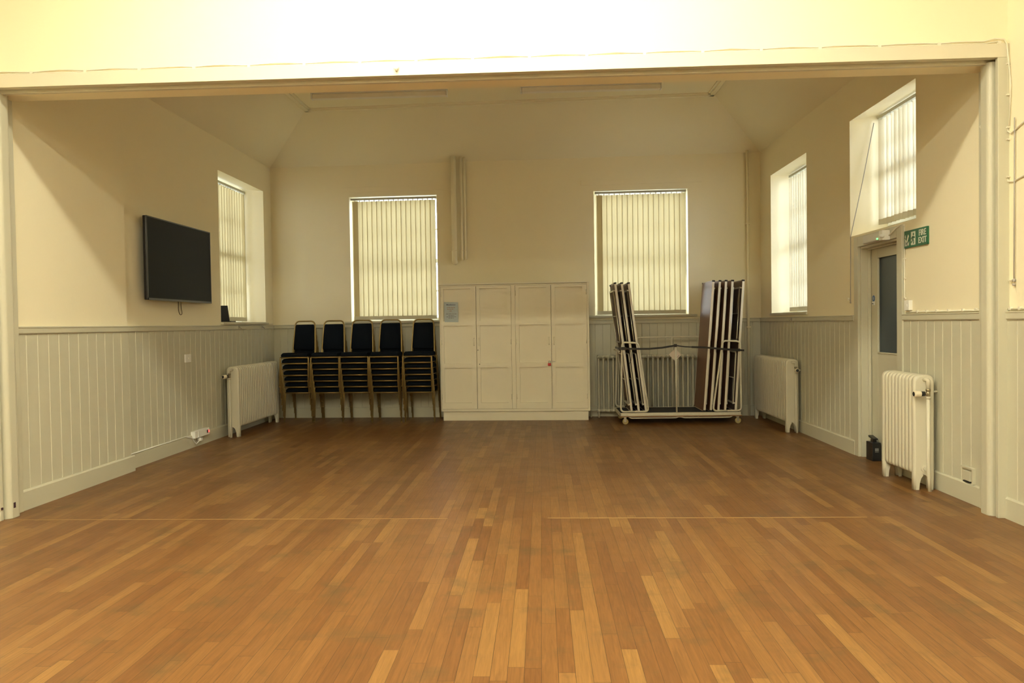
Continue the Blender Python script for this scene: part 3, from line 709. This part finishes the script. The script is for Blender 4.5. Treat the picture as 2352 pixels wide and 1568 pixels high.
# ------------------------------------------------------------------ cupboard
CY = -.43
cb = thing('cupboard', 'large cream painted four-door cupboard against the back wall', 'cupboard', M=BW @ Matrix.Translation((3.24, -.2, 0)))
mb = MB(BW)
mb.box(2.312, 4.166, CY+.034, -.028, .115, 1.712).box(2.305, 4.172, CY-.006, -.028, 1.695, 1.714)
mb.build('body', CAB, cb, bevel=.002)
MB(BW).box(2.335, 4.146, CY+.03, -.03, 0, .115).build('plinth', CAB, cb, bevel=.002)
mb = MB(BW); mb.box(2.312, 2.325, CY, CY+.03, .118, 1.69).box(4.143, 4.168, CY-.004, CY+.03, .118, 1.705).box(3.209, 3.258, CY, CY+.03, .15, 1.676).box(2.325, 4.143, CY, CY+.03, 1.676, 1.69).box(2.312, 4.168, CY, CY+.03, .118, .147)
mb.build('face_frame', CAB, cb, bevel=.001)
doors = [(2.3275, 2.7690, 2.364, 2.703), (2.7755, 3.2065, 2.817, 3.159), (3.2605, 3.6990, 3.305, 3.644), (3.7060, 4.1405, 3.751, 4.087)]
for i, (a0, a1, p0, p1) in enumerate(doors):
    z0, z1 = .1495, 1.6735
    mb = MB(BW); yf_, yb_, yp = CY-.002, CY+.030, CY+.024
    zz = [(z0, .226), (.661, .718), (1.187, 1.244), (1.646, z1)]
    for c, d in zz: mb.box(p0, p1, yf_, yb_, c, d)
    mb.box(a0, p0, yf_, yb_, z0, z1).box(p1, a1, yf_, yb_, z0, z1)
    for (c, d), (e, g) in zip(zz, zz[1:]): mb.box(p0, p1, yp, yb_, d, e)
    dr = mb.build('cupboard_door', CAB, cb)
    hu = a1-.028 if i % 2 == 0 else a0+.028
    mb = MB(BW); mb.box(hu-.012, hu+.012, CY-.006, CY-.002, .925, 1.045); mb.ring(fillet([(hu, CY-.004, 1.03), (hu, CY-.024, 1.02), (hu, CY-.024, .95), (hu, CY-.004, .94)], .012), .006, 8)
    mb.build('door_handle', CAB, dr)
    if i == 1:
        mb = MB(BW)
        for z, rr in ((.882, .006), (.706, .006)): mb.cyl((a0+.03 if z < .8 else a0+.012, CY-.0035, z), (a0+.03 if z < .8 else a0+.012, CY-.0015, z), rr, 8)
        mb.build('keyhole', BLK, dr)
    for z in (.30, .98, 1.58):
        hu2 = a0+.006 if i % 2 == 0 else a1-.006
        mb = MB(BW); mb.cyl((hu2, CY-.006, z-.03), (hu2, CY-.006, z+.03), .0045, 8); mb.build('hinge', CAB, dr)
mb = MB(BW)
mb.box(3.675, 3.745, CY-.010, CY-.004, .722, .734)
mb.build('hasp', CHR, cb)
pl = thing('padlock', 'small red padlock on the cupboard hasp', 'padlock', M=BW @ Matrix.Translation((3.672, CY-.016, .675)))
MB(BW).box(3.655, 3.694, CY-.026, CY-.010, .678, .710).build('lock_body', RED, pl, bevel=.004)
mb = MB(BW); mb.ring(fillet([(3.664, CY-.018, .708), (3.664, CY-.018, .738), (3.686, CY-.018, .738), (3.686, CY-.018, .708)], .010), .0035, 8); mb.build('shackle', CHR, pl)
# notice taped on the first door
po = thing('notice', 'pale blue printed notice on the leftmost cupboard door', 'poster', M=BW @ Matrix.Translation((2.461, CY-.001, 1.234)))
mb = MB(BW); mb.prism([(2.374, 1.236), (2.547, 1.232), (2.549, 1.24), (2.546, 1.480), (2.372, 1.483)], CY-.0045, CY-.003, 'y'); mb.build('sheet', PAP, po)
mb = MB(BW); text_mb(mb, 'Miscellaneous', Matrix.Translation((2.458, CY-.006, 1.450)), .024, .86, bold=.0004, th=.0004); mb.build('title', INK, po)
def words(zs, m_, nm, seed):
    r_ = random.Random(seed); mb = MB(BW)
    for z, x0_, x1_ in zs:
        x = x0_
        while x < x1_-.01:
            l = r_.uniform(.012, .030); l = min(l, x1_-x); mb.box(x, x+l, CY-.0056, CY-.0044, z-.0028, z+.0028); x += l+.006
    mb.build(nm, m_, po)
words([(1.414, 2.405, 2.515), (1.394, 2.410, 2.492), (1.372, 2.440, 2.472)], INO, 'orange_lines', 1)
words([(1.336, 2.395, 2.525), (1.316, 2.425, 2.497), (1.299, 2.400, 2.520), (1.283, 2.425, 2.492)], ING, 'grey_lines', 2)

# ------------------------------------------------------------------ stacking chairs
def make_chair():
    t = thing('stacking_chair', 'x', 'chair')
    lx = .178
    yF, yR = -.165, .170; zf = .368
    def fy(z): return yF-(zf-z)*.10
    def ry(z): return yR+(zf-z)*.06
    # seat pad
    mb = MB(); n = 8; prof = [(-.168, .376), (-.176, .386), (-.176, .408), (-.166, .420), (-.12, .4265), (.05, .424), (.145, .420), (.152, .410), (.152, .377)]
    vs = []; N_ = len(prof)
    xsec = [(-.163, .86), (-.166, .93), (-.155, 1), (.155, 1), (.166, .93), (.163, .86)]
    for x, k in xsec:
        for (y, z) in prof: vs.append((x, y*(.97 if k < .9 else 1), .377+(z-.377)*(k if k == 1 else k*.8)))
    fs = [(i*N_+j, i*N_+(j+1) % N_, (i+1)*N_+(j+1) % N_, (i+1)*N_+j) for i in range(len(xsec)-1) for j in range(N_)]
    fs += [tuple(range(N_)), tuple(reversed(range((len(xsec)-1)*N_, len(xsec)*N_)))]
    mb.add(vs, fs, True); mb.build('seat', FAB, t, bevel=.0)
    mb = MB(); mb.cyl((-lx, yF, zf), (lx, yF, zf), .0100, 10).cyl((-lx, yR, zf), (lx, yR, zf), .0100, 10)
    mb.cyl((-.152, yF, zf), (-.152, yR, zf), .008, 8).cyl((.152, yF, zf), (.152, yR, zf), .008, 8)
    mb.build('seat_frame', GLD, t)
    for sx_ in (-1, 1):
        mb = MB(); mb.ring(fillet([(sx_*(lx-.02), yF, zf), (sx_*lx, yF, zf), (sx_*(lx+.006), fy(0), 0)], .02, 4), .0100, 10).cyl((sx_*(lx+.006), fy(.012), 0), (sx_*(lx+.006), fy(.012), .012), .0105, 10); mb.build('leg', GLD, t)
        mb = MB(); mb.ring(fillet([(sx_*(lx-.02), yR, zf), (sx_*lx, yR, zf), (sx_*(lx+.004), ry(0), 0)], .02, 4), .0100, 10).cyl((sx_*(lx+.004), ry(.012), 0), (sx_*(lx+.004), ry(.012), .012), .0105, 10); mb.build('leg', GLD, t)
    def bp(x, z): return (x, yR+.006+(z-zf)*.19, z)
    mb = MB(); mb.ring(fillet([bp(-.150, zf), bp(-.146, .46), bp(-.128, .822), bp(.128, .822), bp(.146, .46), bp(.150, zf)], .06, 7), .0100, 10)
    mb.build('back_frame', GLD, t)
    # back pad between the frame sides
    mb = MB(); rows = [(.452, .128), (.47, .136), (.62, .131), (.765, .1215), (.780, .113)]; vs = []
    prof2 = [(-1, -.004), (-.96, -.018), (-.5, -.021), (.5, -.021), (.96, -.018), (1, -.004), (.96, .008), (-.96, .008)]
    for z, wx in rows:
        e = 1 if z not in (.452, .780) else .5
        for (px_, py_) in prof2:
            b0_ = bp(px_*wx, z); vs.append((b0_[0], b0_[1]+py_*e, z))
    N_ = len(prof2)
    fs = [(i*N_+j, i*N_+(j+1) % N_, (i+1)*N_+(j+1) % N_, (i+1)*N_+j) for i in range(len(rows)-1) for j in range(N_)]
    fs += [tuple(range(N_)), tuple(reversed(range((len(rows)-1)*N_, len(rows)*N_)))]
    mb.add(vs, fs, True); mb.build('backrest', FAB, t)
    return t
chair0 = make_chair()
stk = [(-3.075, 9.855, -.01, 'in the stack beside the left radiator'), (-2.688, 9.835, .0, 'in the second stack from the left radiator'),
       (-2.315, 9.815, -.015, 'in the middle one of the five stacks'), (-1.935, 9.765, -.01, 'in the fourth stack from the left radiator'), (-1.512, 9.745, -.03, 'in the stack beside the cupboard')]
ordn = ['navy banquet chair at the bottom', 'navy banquet chair second from the bottom', 'navy banquet chair third from the bottom', 'navy banquet chair midway up', 'navy banquet chair third from the top', 'navy banquet chair just under the top one', 'navy banquet chair with its backrest showing, topmost']
first = True
for x, y, rz, wh in stk:
    for k in range(7):
        d = Vector((0, -.024*k, .0755*k))
        Mx = Matrix.Translation((x, y, 0)) @ Matrix.Rotation(rz+BANG*.6, 4, 'Z') @ Matrix.Translation(d)
        lab = ordn[k]+' '+wh
        if first:
            chair0.location = Mx.translation*S; chair0.rotation_euler = Mx.to_euler(); chair0['label'] = lab; chair0['group'] = 'stacked navy chairs along the back wall'; first = False
        else: dup(chair0, Mx, lab, 'stacked navy chairs along the back wall')

# ------------------------------------------------------------------ radiators
def section(mb, c, w, x0, x1, zb, zt, sgn, foot):
    """one flat cast section: profile in x-z, extruded along y about c; x0 = front face"""
    r = .045; W_ = x1-x0
    pts = []
    zl = 0 if foot else zb
    def arc(cx, cz, rr, a0, a1, n=5): return [(cx+rr*math.cos(a0+(a1-a0)*k/n), cz+rr*math.sin(a0+(a1-a0)*k/n)) for k in range(n+1)]
    top = arc(x1-r, zt-r, r, 0, H)+arc(x0+r, zt-r, r, H, 2*H)
    if foot:
        fw = .021
        pr_ = top+[(x0, zb), (x0, 0), (x0+fw, 0), (x0+fw+.004, .045)]+[(x0+W_/2+(W_/2-fw-.008)*math.cos(t), .05+(zb+.005-.05)*math.sin(t)) for t in [math.pi*(1-k/6) for k in range(1, 6)]]+[(x1-fw-.004, .045), (x1-fw, 0), (x1, 0), (x1, zb)]
    else:
        pr_ = top+arc(x0+.03, zb+.03, .03, 2*H, 3*H, 3)+arc(x1-.03, zb+.03, .03, 3*H, 4*H, 3)
    n = len(pr_); rings = []
    cx = (x0+x1)/2; cz = (zt+zl)/2
    for y, ins in ((c-w*.5, .013), (c-w*.42, .0055), (c-w*.28, .0012), (c-w*.1, 0), (c+w*.1, 0), (c+w*.28, .0012), (c+w*.42, .0055), (c+w*.5, .013)):
        rings.append([(p[0]+(ins if p[0] < cx else -ins), y, p[1]-(ins if p[1] > cz else (0 if foot else -ins))) for p in pr_])
    vs = [p for q in rings for p in q]
    fs = [(i*n+j, (i+1)*n+j, (i+1)*n+(j+1) % n, i*n+(j+1) % n) for i in range(len(rings)-1) for j in range(n)]
    mb.add(vs, fs, True)
    m_ = len(mb.v)-len(vs); mb.f += [tuple(m_+j for j in range(n)), tuple(m_+(len(rings)-1)*n+j for j in reversed(range(n)))]; mb.sm += [False, False]
def radiator(label, xa, xb, y0, y1, n, zt, valve, head, zv, plug=True, group=None):
    """xa = room face x, xb = wall face x; valve = (x, y) of its supply pipe; head = direction of thermostatic head"""
    r = thing('radiator', label, 'radiator', ((xa+xb)/2, (y0+y1)/2, 0), group=group)
    mb = MB(); w_ = (y1-y0)/n; X0, X1 = min(xa, xb), max(xa, xb)
    for i in range(1, n-1): section(mb, y0+w_*(i+.5), w_*1.0, X0, X1, .105, zt, 1, False)
    mb.build('sections', RAD, r)
    for i in (0, n-1):
        mb = MB(); section(mb, y0+w_*(i+.5), w_*1.0, X0, X1, .105, zt, 1, True)
        mb.build('end_section', RAD, r)
    vx, vy = valve; xm = (X0+X1)/2
    mb = MB(); mb.ring(fillet([(vx+.008, vy, 0), (vx, vy, .16), (vx, vy, zv-.02)], .05), .0125, 12); mb.cyl((vx, vy, zv-.035), (vx, vy, zv-.018), .016, 12)
    mb.ring(fillet([(vx, vy, zv+.035), (vx, vy, zt-.035), (xm, vy+.01, zt-.032), (xm, y0+.01, zt-.032)], .03, 6), .0135, 12)
    mb.build('supply_pipe', RAD, r)
    mb = MB(); mb.cyl((vx, vy, zv-.02), (vx, vy, zv+.022), .0135, 12).cyl((vx, vy, zv+.018), (vx, vy, zv+.034), .0175, 6)
    hd = Vector(head).normalized(); c = Vector((vx, vy, zv))
    mb.cyl(c, c+hd*.028, .012, 10); v_ = mb.build('valve', BRS, r)
    mb = MB(); mb.cyl(c+hd*.024, c+hd*.052, .017, 14); mb.build('valve_collar', BLK, v_)
    mb = MB(); mb.ring([c+hd*.050, c+hd*.054, c+hd*.092, c+hd*.097], [.019, .0215, .0215, .018], 16); mb.build('thermostat_head', mat('thermostat_cream', (.82, .74, .55), .35), v_)
    mb = MB(); mb.cyl(c+hd*.0965, c+hd*.099, .0155, 14); mb.build('head_cap', BLK, v_)
    if plug:
        mb = MB(); mb.cyl((xm, y0-.012, .15), (xm, y0+.005, .15), .026, 16).cyl((xm, y0-.024, .15), (xm, y0-.01, .15), .016, 6); mb.build('end_plug', RAD, r)
    mb = MB(); xw = xb+(.05 if xb > 0 else -.05); mb.cyl((xb, y0+.03, zt-.12), (R-.01 if xb > 0 else L2+.01, y0+.03, zt-.12), .008, 8); mb.build('wall_bracket', RAD, r)
    return r
radiator('tall cream radiator nearest the viewer, beside the fire door', 2.582, 2.724, 5.485, 6.015, 10, .803, (2.655, 5.435), (-1, .02, 0), .676)
radiator('long cream radiator on the right wall under the far right window', 2.590, 2.728, 8.345, 9.60, 23, .780, (2.682, 8.30), (-.15, -1, 0), .668, plug=False)
radiator('long cream radiator on the left wall beside the chair stacks', -3.345, -3.482, 8.405, 9.715, 24, .775, (-3.43, 8.36), (-.35, -1, 0), .672, plug=False)
# old column radiator on the back wall
rb = thing('radiator', 'old column radiator behind the trolley of folded tables under the back window', 'radiator', M=BW @ Matrix.Translation((4.87, -.12, 0)))
n = 20; u0, u1 = 4.252, 5.488; w_ = (u1-u0)/n
mb = MB(BW)
for i in range(n):
    u = u0+w_*(i+.5)
    for yy in (-.155, -.11, -.065):
        mb.ring([(u, yy, .085), (u, yy, .10), (u, yy, .75), (u, yy, .765)], [.010, .0125, .0125, .010], 8)
    mb.ring([(u, -.176, .757), (u, -.168, .766), (u, -.05, .766), (u, -.042, .757)], [.012, .024, .024, .012], 8)
    mb.ring([(u, -.174, .094), (u, -.168, .088), (u, -.05, .088), (u, -.044, .094)], [.010, .021, .021, .010], 8)
mb.ring([(u0+.01, -.125, .766), (u1-.01, -.125, .766)], .020, 10).ring([(u0+.01, -.125, .088), (u1-.01, -.125, .088)], .020, 10)
mb.build('columns', RADB, rb)
for u in (u0+w_*.5, u1-w_*.5):
    mb = MB(BW); mb.cyl((u, -.16, 0), (u, -.16, .09), .010, 8).cyl((u, -.07, 0), (u, -.07, .09), .010, 8); mb.build('foot', RADB, rb)
mb = MB(BW); mb.ring(fillet([(u1-.01, -.12, .766), (u1+.035, -.12, .76), (u1+.035, -.12, .0)], .02), .009, 8); mb.build('supply_pipe', RADB, rb)
mb = MB(BW); mb.ring([(u0+.01, -.125, .088), (u0-.07, -.125, .088), (u0-.07, -.125, 0)], .009, 8); mb.build('return_pipe', RADB, rb)

# ------------------------------------------------------------------ trolley
TY0, TY1 = 9.10, 9.728
tr = thing('table_trolley', 'low wheeled cream metal trolley carrying the folded tables', 'trolley', (1.61, 9.41, 0))
mb = MB(); mb.box(.915, 2.305, TY0+.015, TY1-.012, .118, .134); mb.build('deck', DECK, tr, bevel=.002)
mb = MB(); mb.box(.898, 2.322, TY0, TY0+.018, .100, .137).box(.898, 2.322, TY1-.018, TY1, .100, .137).box(.898, .916, TY0, TY1, .100, .137).box(2.304, 2.322, TY0, TY1, .100, .137)
mb.build('deck_frame', TRO, tr, bevel=.004)
mb = MB(); mb.box(.902, 2.318, TY0-.002, TY0+.01, .090, .099); mb.build('deck_edge', mat('worn_wood_edge', (.36, .20, .09), .6), tr)
mb = MB(); mb.ring(fillet([(1.00, TY0+.02, .098), (1.03, TY0+.02, .074), (1.56, TY0+.02, .074), (1.58, TY0+.02, .085), (1.62, TY0+.02, .085), (1.65, TY0+.02, .074), (2.19, TY0+.02, .074), (2.22, TY0+.02, .098)], .03), .008, 8)
mb.build('under_rail', TRO, tr)
for x in (.958, 2.268):
    for y in (TY0+.03, TY1-.06):
        mb = MB(); mb.box(x-.022, x+.022, y-.02, y+.02, .084, .092).box(x-.006, x+.020, y-.018, y-.012, .030, .086).box(x-.006, x+.020, y+.012, y+.018, .030, .086)
        c_ = mb.build('castor', CHR, tr, bevel=.001)
        mb = MB(); mb.ring([(x+.010, y-.010, .035), (x+.010, y-.007, .035), (x+.010, y+.007, .035), (x+.010, y+.010, .035)], [.030, .035, .035, .030], 20); mb.build('wheel', WHL, c_)
def loop(x0, xt0, xt1, x1, y, zt0, zt1, zb=.152):
    mb = MB(); mb.ring(fillet([((x0+x1)/2, y, zb), (x0, y, zb), (xt0, y, zt0), (xt1, y, zt1), (x1, y, zb), ((x0+x1)/2+.001, y, zb)], .045, 6), .0105, 10); return mb
for y in (TY0+.006, TY1-.006):
    loop(.914, .938, 1.125, 1.238, y, .966, .955).build('end_hoop', TRO, tr)
    loop(1.985, 2.103, 2.303, 2.312, y, .969, .958).build('end_hoop', TRO, tr)
mb = MB(); mb.cyl((1.565, TY0+.006, .134), (1.559, TY0+.006, .915), .010, 10); mb.build('middle_post', TRO, tr)
mb = MB(); mb.cyl((1.622, TY1-.006, .134), (1.619, TY1-.006, 1.005), .010, 10); mb.build('middle_post', TRO, tr)
mb = MB(); mb.ring([(1.10, TY1-.006, .96), (1.19, TY1-.006, .998), (1.23, TY1-.006, 1.005), (1.93, TY1-.006, 1.009), (2.10, TY1-.006, .965)], .009, 8); mb.build('rear_rail', TRO, tr)
for x in (.903, 2.337):
    mb = MB(); mb.cyl((x, TY0+.006, .86), (x, TY1-.006, .86), .009, 8); mb.build('side_rail', TRO, tr)
# paper tag
mb = MB(); mb.M = Matrix.Translation((1.556, TY0-.008, .812)) @ Matrix.Rotation(math.radians(47), 4, 'Y')
mb.M = Matrix.Translation((1.556, TY0-.003+.03, .812)) @ Matrix.Rotation(math.radians(47), 4, 'Y')
mb.box(-.052, .052, -.0015, .0015, -.052, .052)
tg = tag(mb.build('paper_tag', PP2), 'square pale tag hanging cornerwise behind the middle post of the trolley', 'tag')
mk = MB(mb.M); mk.box(.036, .040, -.003, -.001, -.042, .030); mk.build('tag_line', ING, tg)
# strap tying the tables
def ribbon(mb, pts, w=.012, t=.0025):
    mb.ring(pts, w, 8, flat=None) if False else None
    vs = []; 
    for p in pts:
        p = Vector(p); tw = p[3] if len(p) > 3 else w
        vs += [(p.x, p.y-t, p.z-w), (p.x, p.y-t, p.z+w), (p.x, p.y+t, p.z+w), (p.x, p.y+t, p.z-w)]
    fs = [(i*4+j, i*4+(j+1) % 4, i*4+4+(j+1) % 4, i*4+4+j) for i in range(len(pts)-1) for j in range(4)]+[(0, 1, 2, 3), tuple(range(len(vs)-4, len(vs)))]
    mb.add(vs, fs)
st = thing('strap', 'black webbing strap stretched across both groups of folded tables', 'strap', (1.55, TY0-.008, .86))
mb = MB(); SY = TY0-.010
ribbon(mb, [(.892, SY, .896), (.95, SY, .893), (1.10, SY, .887), (1.25, SY, .886), (1.40, SY, .897), (1.552, SY, .921)], .011)
ribbon(mb, [(1.552, SY, .921), (1.66, SY, .905), (1.74, SY, .900)], .007); ribbon(mb, [(1.74, SY, .900), (1.9, SY, .893), (2.1, SY, .872), (2.345, SY, .853)], .011)
mb.box(.889, .893, SY, TY0+.35, .885, .907).box(2.343, 2.347, SY, TY0+.35, .842, .864)
mb.build('webbing', BLK, st)
MB().box(1.535, 1.572, SY-.006, SY+.004, .903, .938).build('knot', BLK, st, bevel=.006)
MB().box(.925, .985, SY-.008, SY+.0, .876, .912).build('buckle', BLK, st, bevel=.004); MB().box(2.25, 2.30, SY-.008, SY+.0, .842, .875).build('buckle', BLK, st, bevel=.004)
mb = MB(); mb.ring([(.99, SY, .885), (1.035, SY-.004, .86), (1.045, SY-.004, .80), (1.035, SY-.004, .74), (1.00, SY-.003, .695)], .009, 6, flat=.003); mb.build('loose_end', BLK, st)

# ------------------------------------------------------------------ folded tables
def make_table():
    t = thing('folding_table', 'x', 'table')
    D, Hh = .575, 1.535          # local: x>0 is the underside, y depth, z up
    MB().box(-.011, .004, .004, D-.004, .006, Hh-.006).build('tabletop', LAM, t)
    MB().box(.004, .0065, .02, D-.02, .02, Hh-.02).build('underside_board', UND, t)
    mb = MB()
    mb.box(-.013, .013, 0, .005, .012, Hh-.012).box(-.013, .013, D-.005, D, .012, Hh-.012).box(-.013, .013, .005, D-.005, 0, .006).box(-.013, .013, .005, D-.005, Hh-.006, Hh)
    mb.build('edge_trim', EDG, t, bevel=.0015)
    for (y, z) in ((-.002, -.002), (-.002, Hh-.018), (D-.018, -.002), (D-.018, Hh-.018)):
        MB().box(-.015, .018, y, y+.02, z, z+.02).build('corner_cap', BLK, t, bevel=.004)
    mb = MB(); mb.box(.0065, .030, .03, D-.03, Hh-.10, Hh-.085).box(.0065, .030, .03, D-.03, .085, .10); mb.build('end_apron', EDG, t)
    for z0, z1 in ((Hh-.08, .83), (.08, .69)):
        mb = MB(); mb.ring(fillet([(.024, .045, z0), (.024, .055, z1), (.024, D-.055, z1), (.024, D-.045, z0)], .03, 4), .0085, 10)
        mb.ring([(.024, .047, (z0+z1)/2), (.024, D-.047, (z0+z1)/2)], .006, 8)
        mb.build('leg_frame', CHR if z0 > 1 else TRO, t)
        mb = MB(); mb.cyl((.020, .10, z0), (.020, .14, (z0+z1)/2), .005, 8).cyl((.020, D-.10, z0), (.020, D-.14, (z0+z1)/2), .005, 8); mb.build('leg_brace', CHR, t)
    return t
tab0 = make_table()
ZD = .138
tabs = []
# (bottom x, top x, underside faces +x?)  rows against the right hoop, then the left hoop
for i, (xb, xt, side) in enumerate([(1.889, 2.009, 1), (1.963, 2.084, 1), (2.050, 2.154, 1), (2.128, 2.229, 1), (2.250, 2.354, -1), (1.045, .865, -1), (1.128, .941, -1), (1.212, 1.022, -1)]):
    tabs.append((xb, xt, side))
tl = ['folded table with its brown top facing the trolley middle, first of the right group', 'folded table second from the trolley middle in the right group', 'folded table in the centre of the right group', 'folded table fourth in the right group, its legs facing the outermost one', 'folded table outermost at the right end of the trolley',
      'folded table outermost at the left end of the trolley', 'folded table in the middle of the left group', 'folded table nearest the trolley middle in the left group']
for i, (xb, xt, side) in enumerate(tabs):
    an = math.atan2(xt-xb, 1.535)
    if side > 0: Mx = Matrix.Translation((xb, TY0+.022, ZD+.004)) @ Matrix.Rotation(an, 4, 'Y')
    else: Mx = Matrix.Translation((xb, TY0+.022+.575, ZD+.004)) @ Matrix.Rotation(an, 4, 'Y') @ Matrix.Rotation(math.pi, 4, 'Z')
    if i == 0:
        tab0.location = Mx.translation*S; tab0.rotation_euler = Mx.to_euler(); tab0['label'] = tl[0]; tab0['group'] = 'folded tables on the trolley'
    else: dup(tab0, Mx, tl[i], 'folded tables on the trolley')

# ------------------------------------------------------------------ lights
def batten(x0, x1, y, z, label, lit):
    t = thing('fluorescent_light', label, 'light', ((x0+x1)/2, y, z-.08), group='lit ceiling battens of the near hall' if lit else 'unlit ceiling battens of the far room')
    hw, d = (.085, .035) if lit else (.038, .052)
    MB().box(x0, x1, y-hw+.003, y+hw-.003, z-.028, z).build('batten_body', WHT, t, bevel=.003)
    MB().box(x0+.015, x1-.015, y-hw, y+hw, z-.028-d, z-.029).build('diffuser', (LMPR if y < 0 else LMPF if y > 3 else LMP) if lit else mat('cloudy_diffuser', (.88, .82, .70), .4), t, bevel=.008)
    for a_, b2 in ((x0, x0+.014), (x1-.014, x1)): MB().box(a_, b2, y-hw-.002, y+hw+.002, z-.03-d, z).build('end_cap', WHT, t, bevel=.003)
batten(-2.56, -1.02, 8.72, ZF, 'unlit fluorescent batten on the far ceiling, left one', False)
batten(-.20, 1.36, 8.68, ZF, 'unlit fluorescent batten on the far ceiling, right one', False)
for y, w_ in ((3.33, 'nearest the opening'), (1.0, 'above the viewer'), (-1.33, 'added as fill in the first row behind the viewer'), (-3.66, 'added as fill in the second row behind the viewer')):  # both rows behind the viewer are added fill light
    batten(-2.08, -.50, y, 3.86, 'lit ceiling batten %s, left one' % w_, True)
    batten(-.48, 1.10, y, 3.86, 'lit ceiling batten %s, right one' % w_, True)
